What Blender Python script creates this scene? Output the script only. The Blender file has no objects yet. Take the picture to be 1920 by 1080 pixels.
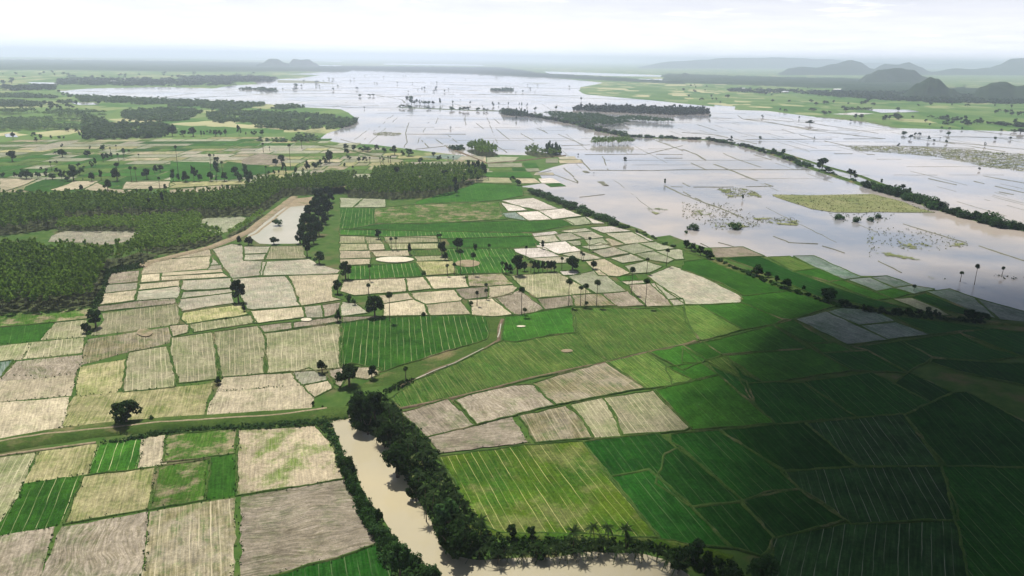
import bpy, bmesh, math, random
import numpy as np
from mathutils import Vector, Matrix, noise
from mathutils.geometry import tessellate_polygon
random.seed(7); rng = np.random.default_rng(7)
C = bpy.context.scene.collection
SC = bpy.context.scene

# ------------------------------------------------------------------ camera
# exposure and sky, read by the set-up below
SKY_STRENGTH = 0.05; SUN_STRENGTH = 5.0; EXPOSURE = 0.55
SKY_CLOUD_A = (16.5, 17.0, 20.0, 1); SKY_CLOUD_B = (23.5, 23.5, 24.8, 1)
HAZE_COL = (0.76, 0.85, 1.0, 1); HAZE_DENSITY = 1.15e-4; HAZE_ANI = 0.5
CLOUDS = [(285, 118, 700, 252, 305, 90, 0.0, 0.16)]
CAM_H = 120.0
FPX = 1387.0                       # focal length in pixels of the 1920 wide photograph
PITCH = math.atan((540 - 109) / FPX)
ROLL = math.atan(0.014)
_f = Vector((0, math.cos(PITCH), -math.sin(PITCH)))
_u0 = Vector((0, math.sin(PITCH), math.cos(PITCH))); _r0 = Vector((1, 0, 0))
_r = _r0 * math.cos(ROLL) + _u0 * math.sin(ROLL)
_u = _u0 * math.cos(ROLL) - _r0 * math.sin(ROLL)
cd = bpy.data.cameras.new("camera"); cam = bpy.data.objects.new("camera", cd); C.objects.link(cam)
m = Matrix((( _r.x, _u.x, -_f.x, 0), (_r.y, _u.y, -_f.y, 0), (_r.z, _u.z, -_f.z, CAM_H), (0, 0, 0, 1)))
cam.matrix_world = m
cd.sensor_width = 36; cd.lens = FPX / 1920 * 36; cd.clip_start = 1; cd.clip_end = 200000
SC.camera = cam

# ------------------------------------------------------------------ light
SUN_EL = math.radians(64); SUN_AZ = math.atan2(-0.45, 0.9)      # azimuth from +Y towards +X
w = bpy.data.worlds.new("World"); SC.world = w; w.use_nodes = True
nt = w.node_tree; nt.nodes.clear()
def N(nt, t, **k):
    n = nt.nodes.new(t)
    for a, v in k.items():
        if a.startswith('i_'): n.inputs[a[2:].replace('_', ' ')].default_value = v
        else: setattr(n, a, v)
    return n
def L(nt, a, b): nt.links.new(a, b)
out = N(nt, 'ShaderNodeOutputWorld'); bg = N(nt, 'ShaderNodeBackground')
sky = N(nt, 'ShaderNodeTexSky', sky_type='NISHITA', sun_disc=False, sun_elevation=SUN_EL, sun_rotation=SUN_AZ,
        altitude=120, air_density=1.0, dust_density=2.5, ozone_density=1.0)
tc = N(nt, 'ShaderNodeTexCoord'); sep = N(nt, 'ShaderNodeSeparateXYZ'); L(nt, tc.outputs['Generated'], sep.inputs[0])
# cloud layer seen in perspective: direction divided by its height above the horizon
za = N(nt, 'ShaderNodeMath', operation='ADD'); L(nt, sep.outputs['Z'], za.inputs[0]); za.inputs[1].default_value = 0.07
zm = N(nt, 'ShaderNodeMath', operation='MAXIMUM'); L(nt, za.outputs[0], zm.inputs[0]); zm.inputs[1].default_value = 0.03
dx = N(nt, 'ShaderNodeMath', operation='DIVIDE'); L(nt, sep.outputs['X'], dx.inputs[0]); L(nt, zm.outputs[0], dx.inputs[1])
dy = N(nt, 'ShaderNodeMath', operation='DIVIDE'); L(nt, sep.outputs['Y'], dy.inputs[0]); L(nt, zm.outputs[0], dy.inputs[1])
cmb = N(nt, 'ShaderNodeCombineXYZ'); L(nt, dx.outputs[0], cmb.inputs[0]); L(nt, dy.outputs[0], cmb.inputs[1])
cn = N(nt, 'ShaderNodeTexNoise', i_Scale=0.55, i_Detail=8.0, i_Roughness=0.6); L(nt, cmb.outputs[0], cn.inputs['Vector'])
cr = N(nt, 'ShaderNodeMapRange'); L(nt, cn.outputs['Fac'], cr.inputs[0])
cr.inputs[1].default_value = 0.36; cr.inputs[2].default_value = 0.68
cn2 = N(nt, 'ShaderNodeTexNoise', i_Scale=1.3, i_Detail=6.0, i_Roughness=0.55); L(nt, cmb.outputs[0], cn2.inputs['Vector'])
ccol = N(nt, 'ShaderNodeMix', data_type='RGBA'); L(nt, cn2.outputs['Fac'], ccol.inputs['Factor'])
ccol.inputs['A'].default_value = SKY_CLOUD_A; ccol.inputs['B'].default_value = SKY_CLOUD_B
# the cloud sheet is thick towards the horizon and broken overhead
ov = N(nt, 'ShaderNodeMapRange'); L(nt, sep.outputs['Z'], ov.inputs[0])
for i, q in enumerate((0.11, 0.32, 1.0, 0.10)): ov.inputs[i + 1].default_value = q
hz = N(nt, 'ShaderNodeMapRange'); L(nt, sep.outputs['Z'], hz.inputs[0])
for i, q in enumerate((0.0, 0.16, 0.92, 0.0)): hz.inputs[i + 1].default_value = q
cf = N(nt, 'ShaderNodeMath', operation='MAXIMUM'); L(nt, cr.outputs[0], cf.inputs[0]); L(nt, hz.outputs[0], cf.inputs[1])
cf2 = N(nt, 'ShaderNodeMath', operation='MULTIPLY'); L(nt, cf.outputs[0], cf2.inputs[0]); L(nt, ov.outputs[0], cf2.inputs[1])
mx = N(nt, 'ShaderNodeMix', data_type='RGBA')
L(nt, cf2.outputs[0], mx.inputs['Factor']); L(nt, sky.outputs[0], mx.inputs['A']); L(nt, ccol.outputs['Result'], mx.inputs['B'])
L(nt, mx.outputs['Result'], bg.inputs[0]); bg.inputs[1].default_value = SKY_STRENGTH
L(nt, bg.outputs[0], out.inputs[0])
sl = bpy.data.lights.new("sun", 'SUN'); sl.energy = SUN_STRENGTH; sl.angle = math.radians(0.5); sl.color = (1.0, 0.965, 0.91)
so = bpy.data.objects.new("sun", sl); C.objects.link(so)
sd = Vector((math.sin(SUN_AZ) * math.cos(SUN_EL), math.cos(SUN_AZ) * math.cos(SUN_EL), math.sin(SUN_EL)))
so.rotation_euler = sd.to_track_quat('Z', 'Y').to_euler(); so.location = (0, 0, 400)
SC.view_settings.view_transform = 'Standard'; SC.view_settings.look = 'None'
SC.view_settings.exposure = EXPOSURE; SC.view_settings.gamma = 1
SC.cycles.max_bounces = 4; SC.cycles.diffuse_bounces = 2; SC.cycles.glossy_bounces = 2; SC.cycles.volume_bounces = 4
SC.cycles.transparent_max_bounces = 8; SC.cycles.use_denoising = True
SC.cycles.sample_clamp_indirect = 4

# ------------------------------------------------------------------ pixels of the photograph to ground points
TILES = {'A': (0, 60), 'B': (640, 60), 'C': (1280, 60), 'D': (0, 360), 'E': (640, 360), 'F': (1280, 360),
         'G': (0, 720), 'H': (640, 720), 'I': (1280, 720)}
def ground(x, y, z=0.0):
    d = _f * FPX + _r * (x - 960) + _u * (540 - y)
    t = (z - CAM_H) / min(d.z, -4.0)
    return Vector((d.x * t, d.y * t, z))
def full(tile, x, y):
    if tile == 'X': return (x, y)
    if tile == 'Q': return (x / 6, 240 + y / 6)
    if tile == 'R': return (320 + x / 6, 240 + y / 6)
    if tile == 'Z': return (540 + x / 6, 660 + y / 6)
    ox, oy = TILES[tile]; return (ox + x / 3, oy + y / 3)
def pts(tile, s):
    r = []
    for p in s.split():
        a, b = p.split(','); r.append(ground(*full(tile, float(a), float(b))))
    return r
def at(tile, x, y): return ground(*full(tile, x, y))

# ------------------------------------------------------------------ object helpers
def link(name, me, mats=(), parent=None):
    o = bpy.data.objects.new(name, me); C.objects.link(o)
    for mt in mats: me.materials.append(mt)
    if parent: o.parent = parent
    return o
def mesh_np(name, V, F, mats=None, smooth=False):
    """V (n,3), F (m,k) all same k"""
    V = np.asarray(V, dtype=np.float32); F = np.asarray(F, dtype=np.int32)
    me = bpy.data.meshes.new(name); k = F.shape[1]; n = len(F)
    me.vertices.add(len(V)); me.vertices.foreach_set('co', V.ravel())
    me.loops.add(n * k); me.loops.foreach_set('vertex_index', F.ravel())
    me.polygons.add(n); me.polygons.foreach_set('loop_start', np.arange(0, n * k, k, dtype=np.int32))
    me.polygons.foreach_set('loop_total', np.full(n, k, dtype=np.int32))
    if mats is not None: me.polygons.foreach_set('material_index', np.asarray(mats, dtype=np.int32))
    if smooth: me.polygons.foreach_set('use_smooth', np.ones(n, dtype=bool))
    me.update(calc_edges=True)
    return me
def struct(o): o['kind'] = 'structure'; return o
def stuff(o, label, cat): o['kind'] = 'stuff'; o['label'] = label; o['category'] = cat; return o
def tag(o, label, cat, group=None):
    o['label'] = label; o['category'] = cat
    if group: o['group'] = group
    return o
def wobble(loop, step, amp, seed=0, closed=True):
    """subdivide a polyline and shake it with fractal noise"""
    r = []; n = len(loop)
    for i in range(n if closed else n - 1):
        a, b = loop[i], loop[(i + 1) % n]; d = (b - a).length; k = max(1, int(d / step))
        for j in range(k):
            p = a.lerp(b, j / k)
            q = Vector((p.x / (step * 3), p.y / (step * 3), seed))
            s = noise.noise_vector(q) + 0.5 * noise.noise_vector(q * 2.7) + 0.3 * noise.noise_vector(q * 6.1)
            r.append(Vector((p.x + s.x * amp, p.y + s.y * amp, p.z)))
    if not closed: r.append(loop[-1].copy())
    return r
def sheet(name, loop, z, mat, parent=None, uvdir=None):
    """flat polygon at height z"""
    co = [Vector((p.x, p.y, z)) for p in loop]
    tris = tessellate_polygon([co])
    c = sum(co, Vector()) / len(co); c.z = 0
    me = bpy.data.meshes.new(name)
    me.from_pydata([tuple(p - c) for p in co], [], [tuple(t) for t in tris])
    bm = bmesh.new(); bm.from_mesh(me)
    for f in bm.faces:
        if f.calc_area() > 0 and f.normal.z < 0: f.normal_flip()
    if uvdir is not None:
        uv = bm.loops.layers.uv.new('UVMap'); d = Vector((uvdir.x, uvdir.y, 0)).normalized(); e = Vector((-d.y, d.x, 0))
        for f in bm.faces:
            for l in f.loops: p = l.vert.co; l[uv].uv = (p.dot(e), p.dot(d))
    bm.to_mesh(me); bm.free()
    o = link(name, me, [mat], parent); o.location = c
    return o
def inside(px_, py_, poly):
    """vectorised point in polygon"""
    r = np.zeros(len(px_), bool); n = len(poly)
    for i in range(n):
        a, b = poly[i], poly[(i + 1) % n]
        c = ((a.y > py_) != (b.y > py_)); dd = (b.y - a.y) if b.y != a.y else 1e-9
        r ^= c & (px_ < (b.x - a.x) * (py_ - a.y) / dd + a.x)
    return r

# ------------------------------------------------------------------ materials
def newmat(name):
    mt = bpy.data.materials.new(name); mt.use_nodes = True
    n = mt.node_tree; p = n.nodes['Principled BSDF']; p.inputs['Roughness'].default_value = 0.9
    p.inputs['Specular IOR Level'].default_value = 0.02
    return mt, n, p
def c4(c): return (c[0], c[1], c[2], 1)
def noise_node(n, vec, scale, detail=4, rough=0.55):
    x = N(n, 'ShaderNodeTexNoise'); x.inputs['Scale'].default_value = scale; x.inputs['Detail'].default_value = detail
    x.inputs['Roughness'].default_value = rough
    if vec is not None: L(n, vec, x.inputs['Vector'])
    return x.outputs['Fac']
def rng_node(n, v, a, b, c=0, d=1):
    x = N(n, 'ShaderNodeMapRange'); L(n, v, x.inputs[0])
    for i, q in enumerate((a, b, c, d)): x.inputs[i + 1].default_value = q
    return x.outputs[0]
def mixc(n, f, a, b, blend='MIX'):
    x = N(n, 'ShaderNodeMix', data_type='RGBA', blend_type=blend)
    if isinstance(f, (int, float)): x.inputs['Factor'].default_value = f
    else: L(n, f, x.inputs['Factor'])
    for s, v in (('A', a), ('B', b)):
        if isinstance(v, tuple): x.inputs[s].default_value = c4(v)
        else: L(n, v, x.inputs[s])
    return x.outputs['Result']
def mth(n, op, a, b=None, c=None):
    x = N(n, 'ShaderNodeMath', operation=op)
    for i, v in enumerate((a, b, c)):
        if v is None: continue
        if isinstance(v, (int, float)): x.inputs[i].default_value = v
        else: L(n, v, x.inputs[i])
    return x.outputs[0]
def scalecol(n, col, f):
    x = N(n, 'ShaderNodeVectorMath', operation='SCALE'); L(n, col, x.inputs[0])
    if isinstance(f, (int, float)): x.inputs['Scale'].default_value = f
    else: L(n, f, x.inputs['Scale'])
    return x.outputs[0]

def field_mat(name, A, B, patch=(0.42, 0.58), pscale=0.06, stripe=None, spacing=6.0, swidth=0.06, samt=0.8, streak=0.35, streakcol=None, vary=0.18, plough=0.0, D3=None):
    """cropland: A and B in patches, fine streaks along the rows (UV v), tramline stripes every `spacing` metres"""
    k_ = 0.655 if A[0] > A[1] * .75 else 0.60; A = tuple(c * k_ for c in A); B = tuple(c * k_ for c in B); D3 = D3 and tuple(c * k_ for c in D3); stripe = stripe and tuple(c * k_ for c in stripe); streakcol = streakcol and tuple(c * k_ for c in streakcol)
    mt, n, p = newmat(name)
    geo = N(n, 'ShaderNodeNewGeometry'); uvn = N(n, 'ShaderNodeUVMap'); oi = N(n, 'ShaderNodeObjectInfo')
    off = N(n, 'ShaderNodeVectorMath', operation='ADD'); L(n, geo.outputs['Position'], off.inputs[0])
    cb = N(n, 'ShaderNodeCombineXYZ'); L(n, mth(n, 'MULTIPLY', oi.outputs['Random'], 900.0), cb.inputs[2]); L(n, cb.outputs[0], off.inputs[1])
    # patches
    pf = rng_node(n, noise_node(n, off.outputs[0], pscale * 1.4, 9, 0.7), patch[0], patch[1])
    col = mixc(n, pf, A, B)
    if D3 is not None:
        pf3 = rng_node(n, noise_node(n, off.outputs[0], pscale * 2.3, 8, 0.7), 0.5, 0.62)
        col = mixc(n, mth(n, 'MULTIPLY', pf3, 0.75), col, D3)
    dr = rng_node(n, noise_node(n, off.outputs[0], 0.035, 5, 0.6), 0.3, 0.7, 0.80, 1.2)
    col = scalecol(n, col, dr)
    # streaks along the rows
    vec = uvn.outputs[0]
    if plough > 0:
        w = N(n, 'ShaderNodeTexNoise', i_Scale=0.05, i_Detail=2.0); L(n, vec, w.inputs['Vector'])
        sc = N(n, 'ShaderNodeVectorMath', operation='SCALE'); L(n, w.outputs['Color'], sc.inputs[0]); sc.inputs['Scale'].default_value = plough
        ad = N(n, 'ShaderNodeVectorMath', operation='ADD'); L(n, vec, ad.inputs[0]); L(n, sc.outputs[0], ad.inputs[1]); vec = ad.outputs[0]
    mp = N(n, 'ShaderNodeMapping'); L(n, vec, mp.inputs[0]); mp.inputs['Scale'].default_value = (1.9, 0.07, 1)
    st = noise_node(n, mp.outputs[0], 1.0, 6, 0.65)
    f1 = rng_node(n, st, 0.40, 0.66)
    col = mixc(n, mth(n, 'MULTIPLY', f1, streak), col, streakcol if streakcol else tuple(c * 1.6 for c in A))
    st2 = rng_node(n, noise_node(n, off.outputs[0], 0.9, 5, 0.7), 0.28, 0.72, 0.66, 1.3)
    col = scalecol(n, col, rng_node(n, noise_node(n, off.outputs[0], 2.6, 3, 0.7), 0.3, 0.7, 0.78, 1.2))
    col = scalecol(n, col, st2)
    col = scalecol(n, col, rng_node(n, noise_node(n, off.outputs[0], 0.16, 6, 0.7), 0.3, 0.7, 0.72, 1.22))
    mp3 = N(n, 'ShaderNodeMapping'); L(n, vec, mp3.inputs[0]); mp3.inputs['Scale'].default_value = (1.7, 0.13, 1); mp3.inputs['Location'].default_value = (5, 3, 0)
    col = scalecol(n, col, rng_node(n, noise_node(n, mp3.outputs[0], 1.0, 5, 0.65), 0.34, 0.62, 0.74, 1.12))
    if stripe is not None:
        su = N(n, 'ShaderNodeSeparateXYZ'); L(n, vec, su.inputs[0])
        wob = mth(n, 'MULTIPLY', mth(n, 'SUBTRACT', noise_node(n, uvn.outputs[0], 0.07, 2), 0.5), 0.9)
        u = mth(n, 'ADD', su.outputs[0], wob)
        u = mth(n, 'DIVIDE', mth(n, 'ADD', u, mth(n, 'MULTIPLY', oi.outputs['Random'], 50.0)), spacing)
        fl = mth(n, 'FLOOR', u); wn = N(n, 'ShaderNodeTexWhiteNoise', noise_dimensions='1D'); L(n, fl, wn.inputs['W'])
        fr = mth(n, 'ABSOLUTE', mth(n, 'SUBTRACT', mth(n, 'SUBTRACT', u, fl), mth(n, 'ADD', 0.35, mth(n, 'MULTIPLY', wn.outputs['Value'], 0.3))))
        ln = rng_node(n, fr, swidth, swidth * 0.35)
        mp2 = N(n, 'ShaderNodeMapping'); L(n, uvn.outputs[0], mp2.inputs[0]); mp2.inputs['Scale'].default_value = (0.25, 0.05, 1)
        br = rng_node(n, noise_node(n, mp2.outputs[0], 1.0, 3, 0.6), 0.38, 0.55)
        pr = rng_node(n, wn.outputs['Value'], 0.0, 0.9, 0.35, 1.0)
        ln = mth(n, 'MULTIPLY', mth(n, 'MULTIPLY', ln, mth(n, 'MULTIPLY', br, pr)), samt)
        col = mixc(n, ln, col, stripe)
    col = scalecol(n, col, rng_node(n, oi.outputs['Random'], 0, 1, 1 - vary, 1 + vary))
    L(n, col, p.inputs['Base Color'])
    b = N(n, 'ShaderNodeBump', i_Strength=0.5, i_Distance=0.12); L(n, st, b.inputs['Height']); L(n, b.outputs[0], p.inputs['Normal'])
    return mt
TAN = (0.50, 0.42, 0.28); GRN = (0.022, 0.115, 0.010)
FM = {
 'T': field_mat('stubble_pale', (0.47, 0.405, 0.275), (0.38, 0.33, 0.215), D3=(0.31, 0.30, 0.17), streak=0.3, stripe=(0.62, 0.55, 0.40), spacing=2.1, swidth=0.08, samt=0.5),
 'S': field_mat('stubble_striped', (0.31, 0.285, 0.175), (0.17, 0.20, 0.08), patch=(0.4, 0.62), streak=0.4, stripe=(0.66, 0.58, 0.38), spacing=2.0, swidth=0.075, samt=0.85),
 'Y': field_mat('stubble_yellow', (0.36, 0.33, 0.17), (0.16, 0.20, 0.055), patch=(0.42, 0.6), pscale=0.08, streak=0.5, streakcol=(0.6, 0.52, 0.27), stripe=(0.62, 0.55, 0.33), spacing=2.3, samt=0.5),
 'B': field_mat('bare_soil', (0.28, 0.24, 0.175), (0.20, 0.17, 0.115), streak=0.5, streakcol=(0.46, 0.39, 0.30), D3=(0.11, 0.145, 0.05)),
 'M': field_mat('ploughed_soil', (0.29, 0.25, 0.175), (0.20, 0.17, 0.11), streak=0.7, streakcol=(0.48, 0.41, 0.32), plough=10, pscale=0.04, D3=(0.11, 0.14, 0.05)),
 'N': field_mat('soil_with_green', (0.28, 0.25, 0.175), (0.17, 0.16, 0.07), streak=0.6, streakcol=(0.5, 0.42, 0.27), stripe=(0.62, 0.54, 0.36), spacing=2.5, swidth=0.08, samt=0.7, D3=(0.06, 0.13, 0.02)),
 'P': field_mat('pale_field', (0.41, 0.36, 0.255), D3=(0.27, 0.29, 0.17), B=(0.31, 0.31, 0.21), streak=0.4, streakcol=(0.55, 0.5, 0.42)),
 'Q': field_mat('pale_green_field', (0.32, 0.32, 0.215), (0.23, 0.255, 0.145), streak=0.4, streakcol=(0.45, 0.44, 0.32)),
 'W': field_mat('wet_pale_field', (0.58, 0.52, 0.45), (0.46, 0.42, 0.34), streak=0.3, pscale=0.03),
 'G': field_mat('green_paddy', (0.030, 0.108, 0.012), (0.045, 0.135, 0.016), pscale=0.03, streak=0.35, streakcol=(0.06, 0.19, 0.02), stripe=(0.24, 0.34, 0.12), spacing=5, swidth=0.03, samt=0.4, vary=0.22),
 'J': field_mat('green_paddy_striped', (0.028, 0.104, 0.012), (0.045, 0.135, 0.015), pscale=0.05, streak=0.3, streakcol=(0.06, 0.18, 0.02), stripe=(0.58, 0.58, 0.30), spacing=2.7, swidth=0.05, samt=0.9),
 'O': field_mat('green_olive_paddy', (0.028, 0.12, 0.010), (0.075, 0.155, 0.020), patch=(0.42, 0.6), pscale=0.035, streak=0.6, streakcol=(0.25, 0.28, 0.09), stripe=(0.36, 0.36, 0.16), spacing=2.2, swidth=0.08, samt=0.55),
 'L': field_mat('lime_paddy', (0.070, 0.125, 0.008), (0.032, 0.098, 0.009), patch=(0.4, 0.6), pscale=0.035, streak=0.25, streakcol=(0.2, 0.24, 0.05), stripe=(0.55, 0.50, 0.22), spacing=2.5, swidth=0.04, samt=0.9, D3=(0.16, 0.17, 0.06)),
 'U': field_mat('patchy_green', (0.055, 0.16, 0.012), (0.36, 0.30, 0.18), patch=(0.48, 0.6), pscale=0.09, streak=0.3, streakcol=(0.3, 0.3, 0.13)),
 'V': field_mat('patchy_tan', (0.42, 0.35, 0.23), (0.13, 0.19, 0.035), patch=(0.46, 0.6), pscale=0.08, streak=0.4, streakcol=(0.52, 0.45, 0.32)),
 'K': field_mat('shade_deepened_green_paddy', (0.008, 0.062, 0.004), (0.012, 0.078, 0.005), pscale=0.04, streak=0.5, streakcol=(0.05, 0.125, 0.03), stripe=(0.20, 0.24, 0.12), spacing=3.2, swidth=0.045, samt=0.6, vary=0.25),  # paddy green darkened further so its colour carries part of the cloud shade
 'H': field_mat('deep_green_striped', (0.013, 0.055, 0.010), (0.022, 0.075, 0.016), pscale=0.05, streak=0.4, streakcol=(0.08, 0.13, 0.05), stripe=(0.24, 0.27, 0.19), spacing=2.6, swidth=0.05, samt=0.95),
 'Z': field_mat('wet_green_field', (0.19, 0.23, 0.19), (0.055, 0.13, 0.06), patch=(0.4, 0.6), pscale=0.03, streak=0.6, streakcol=(0.36, 0.38, 0.36)),
}
def grass_mat(name, A, B, D=None, s=0.12):
    mt, n, p = newmat(name); geo = N(n, 'ShaderNodeNewGeometry')
    f = rng_node(n, noise_node(n, geo.outputs['Position'], s, 8, 0.65), 0.35, 0.65)
    col = mixc(n, f, A, B)
    if D: col = mixc(n, rng_node(n, noise_node(n, geo.outputs['Position'], s * 0.35, 6, 0.6), 0.55, 0.66), col, D)
    col = scalecol(n, col, rng_node(n, noise_node(n, geo.outputs['Position'], 1.1, 4, 0.7), 0.25, 0.75, 0.65, 1.35))
    L(n, col, p.inputs['Base Color'])
    b = N(n, 'ShaderNodeBump', i_Strength=0.6, i_Distance=0.3); L(n, noise_node(n, geo.outputs['Position'], 0.8, 5, 0.7), b.inputs['Height']); L(n, b.outputs[0], p.inputs['Normal'])
    return mt
M_bund = grass_mat('bund_grass', (0.028, 0.062, 0.013), (0.058, 0.09, 0.022), (0.13, 0.115, 0.06))
M_bundfar = grass_mat('wet_bund', (0.09, 0.095, 0.065), (0.14, 0.135, 0.10), None)
M_grass = grass_mat('dyke_grass', (0.027, 0.055, 0.010), (0.052, 0.08, 0.018), (0.125, 0.105, 0.05))
M_dirt = grass_mat('dirt_track', (0.24, 0.19, 0.125), (0.17, 0.14, 0.085), (0.11, 0.115, 0.05), 0.25)
M_brown = grass_mat('canal_mud', (0.08, 0.06, 0.035), (0.14, 0.105, 0.07), None, 0.25)
M_sand = grass_mat('threshing_sand', (0.40, 0.36, 0.26), (0.46, 0.42, 0.32), None, 0.2)
M_marsh = grass_mat('marsh', (0.11, 0.13, 0.05), (0.17, 0.17, 0.08), (0.075, 0.10, 0.035), 0.04)
def ragged(mt, thr, scale=.09):
    """broken cover: the water or soil below shows through irregular gaps"""
    n = mt.node_tree; geo = N(n, 'ShaderNodeNewGeometry'); p = n.nodes['Principled BSDF']
    a = mth(n, 'GREATER_THAN', noise_node(n, geo.outputs['Position'], scale, 9, .75), thr); L(n, a, p.inputs['Alpha'])
ragged(M_marsh, .38)
M_marsh_thin = M_marsh.copy(); M_marsh_thin.name = 'marsh_thin'
for q_ in M_marsh_thin.node_tree.nodes:
    if q_.type == 'MATH' and q_.operation == 'GREATER_THAN': q_.inputs[1].default_value = .53
M_litter = grass_mat('leaf_litter', (0.03, 0.042, 0.015), (0.055, 0.06, 0.026), None, .3)
def terrain_mat():
    """far plain: cells of paddy in two sizes, greener or drier by region"""
    mt, n, p = newmat('plain_soil'); geo = N(n, 'ShaderNodeNewGeometry')
    mp = N(n, 'ShaderNodeMapping'); L(n, geo.outputs['Position'], mp.inputs[0]); mp.inputs['Scale'].default_value = (1 / 60, 1 / 95, 1); mp.inputs['Rotation'].default_value = (0, 0, 0.35)
    vo = N(n, 'ShaderNodeTexVoronoi', distance='CHEBYCHEV', i_Scale=1.0, i_Randomness=0.7); L(n, mp.outputs[0], vo.inputs['Vector'])
    hs = N(n, 'ShaderNodeSeparateColor'); L(n, vo.outputs['Color'], hs.inputs[0])
    g = mixc(n, hs.outputs[0], (0.04, 0.098, 0.018), (0.10, 0.15, 0.042))
    t = mixc(n, rng_node(n, hs.outputs[1], 0.72, 0.80), g, (0.30, 0.28, 0.15))
    reg = rng_node(n, noise_node(n, geo.outputs['Position'], 0.0012, 4), 0.4, 0.6)
    col = mixc(n, reg, t, g)
    L(n, col, p.inputs['Base Color'])
    # close to the viewer the ground between the fields is plain grass
    ln = N(n, 'ShaderNodeVectorMath', operation='LENGTH'); L(n, geo.outputs['Position'], ln.inputs[0])
    gr = mixc(n, rng_node(n, noise_node(n, geo.outputs['Position'], 0.15, 8, 0.65), 0.35, 0.65), (0.028, 0.066, 0.012), (0.058, 0.095, 0.022))
    gr = mixc(n, rng_node(n, noise_node(n, geo.outputs['Position'], 0.05, 6, 0.6), 0.52, 0.66), gr, (0.09, 0.083, 0.038))
    L(n, mixc(n, rng_node(n, ln.outputs['Value'], 700, 1100), gr, col), p.inputs['Base Color'])
    return mt
M_plain = terrain_mat()
def water_mat(name, col, rough=0.06, spec=0.5, col2=None, bump=0.02):
    mt, n, p = newmat(name); geo = N(n, 'ShaderNodeNewGeometry')
    a = rng_node(n, noise_node(n, geo.outputs['Position'], 0.006, 7, 0.6), 0.38, 0.62)
    c = mixc(n, a, col, col2 or tuple(x * 0.8 for x in col)); L(n, c, p.inputs['Base Color'])
    p.inputs['Roughness'].default_value = rough; p.inputs['Specular IOR Level'].default_value = spec; p.inputs['IOR'].default_value = 1.33
    b = N(n, 'ShaderNodeBump', i_Strength=bump, i_Distance=1.0); L(n, noise_node(n, geo.outputs['Position'], 0.5, 3), b.inputs['Height']); L(n, b.outputs[0], p.inputs['Normal'])
    return mt
M_flood = water_mat('flood_water', (0.33, 0.285, 0.24), 0.09, 0.5, (0.15, 0.165, 0.19))
M_river = water_mat('river_water', (0.34, 0.29, 0.18), 0.10, 0.5, (0.25, 0.23, 0.165))
M_pond = water_mat('pond_water', (0.38, 0.34, 0.27), 0.2, 0.3, (0.25, 0.25, 0.18))
def leaf_mat(name, A, B, vary=0.3, scale=0.35):
    mt, n, p = newmat(name); geo = N(n, 'ShaderNodeNewGeometry'); oi = N(n, 'ShaderNodeObjectInfo')
    f = rng_node(n, noise_node(n, geo.outputs['Position'], scale, 4, 0.7), 0.3, 0.7)
    col = mixc(n, f, A, B)
    col = scalecol(n, col, rng_node(n, oi.outputs['Random'], 0, 1, 1 - vary, 1 + vary))
    L(n, col, p.inputs['Base Color']); p.inputs['Roughness'].default_value = 0.75
    if name != 'bark':      # leaves let some sunlight through
        tr = N(n, 'ShaderNodeBsdfTranslucent'); L(n, scalecol(n, col, 1.3), tr.inputs['Color']); ms = N(n, 'ShaderNodeMixShader'); ms.inputs[0].default_value = .35
        L(n, p.outputs[0], ms.inputs[1]); L(n, tr.outputs[0], ms.inputs[2]); o_ = [q for q in n.nodes if q.type == 'OUTPUT_MATERIAL'][0]; L(n, ms.outputs[0], o_.inputs['Surface'])
    return mt
M_leafd = leaf_mat('foliage_dark', (0.008, 0.022, 0.005), (0.024, 0.048, 0.011))
M_leafm = leaf_mat('foliage_mid', (0.020, 0.055, 0.014), (0.045, 0.095, 0.022))
M_leafp = leaf_mat('foliage_plantation', (0.025, 0.075, 0.010), (0.19, 0.29, 0.04), 0.2, 0.5)
M_leafy = leaf_mat('foliage_young', (0.07, 0.15, 0.02), (0.19, 0.28, 0.045), 0.2, 0.4)
M_leafg = leaf_mat('foliage_bank', (0.018, 0.046, 0.014), (0.04, 0.08, 0.023))
M_leafh = leaf_mat('foliage_wood', (0.045, 0.09, 0.035), (0.11, 0.16, 0.06), .2, .05)
M_palm = leaf_mat('palm_leaf', (0.014, 0.034, 0.010), (0.035, 0.06, 0.018))
M_coco = leaf_mat('coconut_frond', (0.006, 0.018, 0.005), (0.034, 0.054, 0.018), 0.3, 0.8)
M_bark = leaf_mat('bark', (0.07, 0.055, 0.04), (0.13, 0.10, 0.075), 0.2, 1.5)
M_far = leaf_mat('foliage_far', (0.02, 0.045, 0.02), (0.04, 0.065, 0.03), 0.15, 0.01)
# ------------------------------------------------------------------ the ground
S = 60000
me = bpy.data.meshes.new('plain'); me.from_pydata([(-S, -3000, 0), (S, -3000, 0), (S, S, 0), (-S, S, 0)], [], [(0, 1, 2, 3)])
struct(link('plain', me, [M_plain]))

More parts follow.
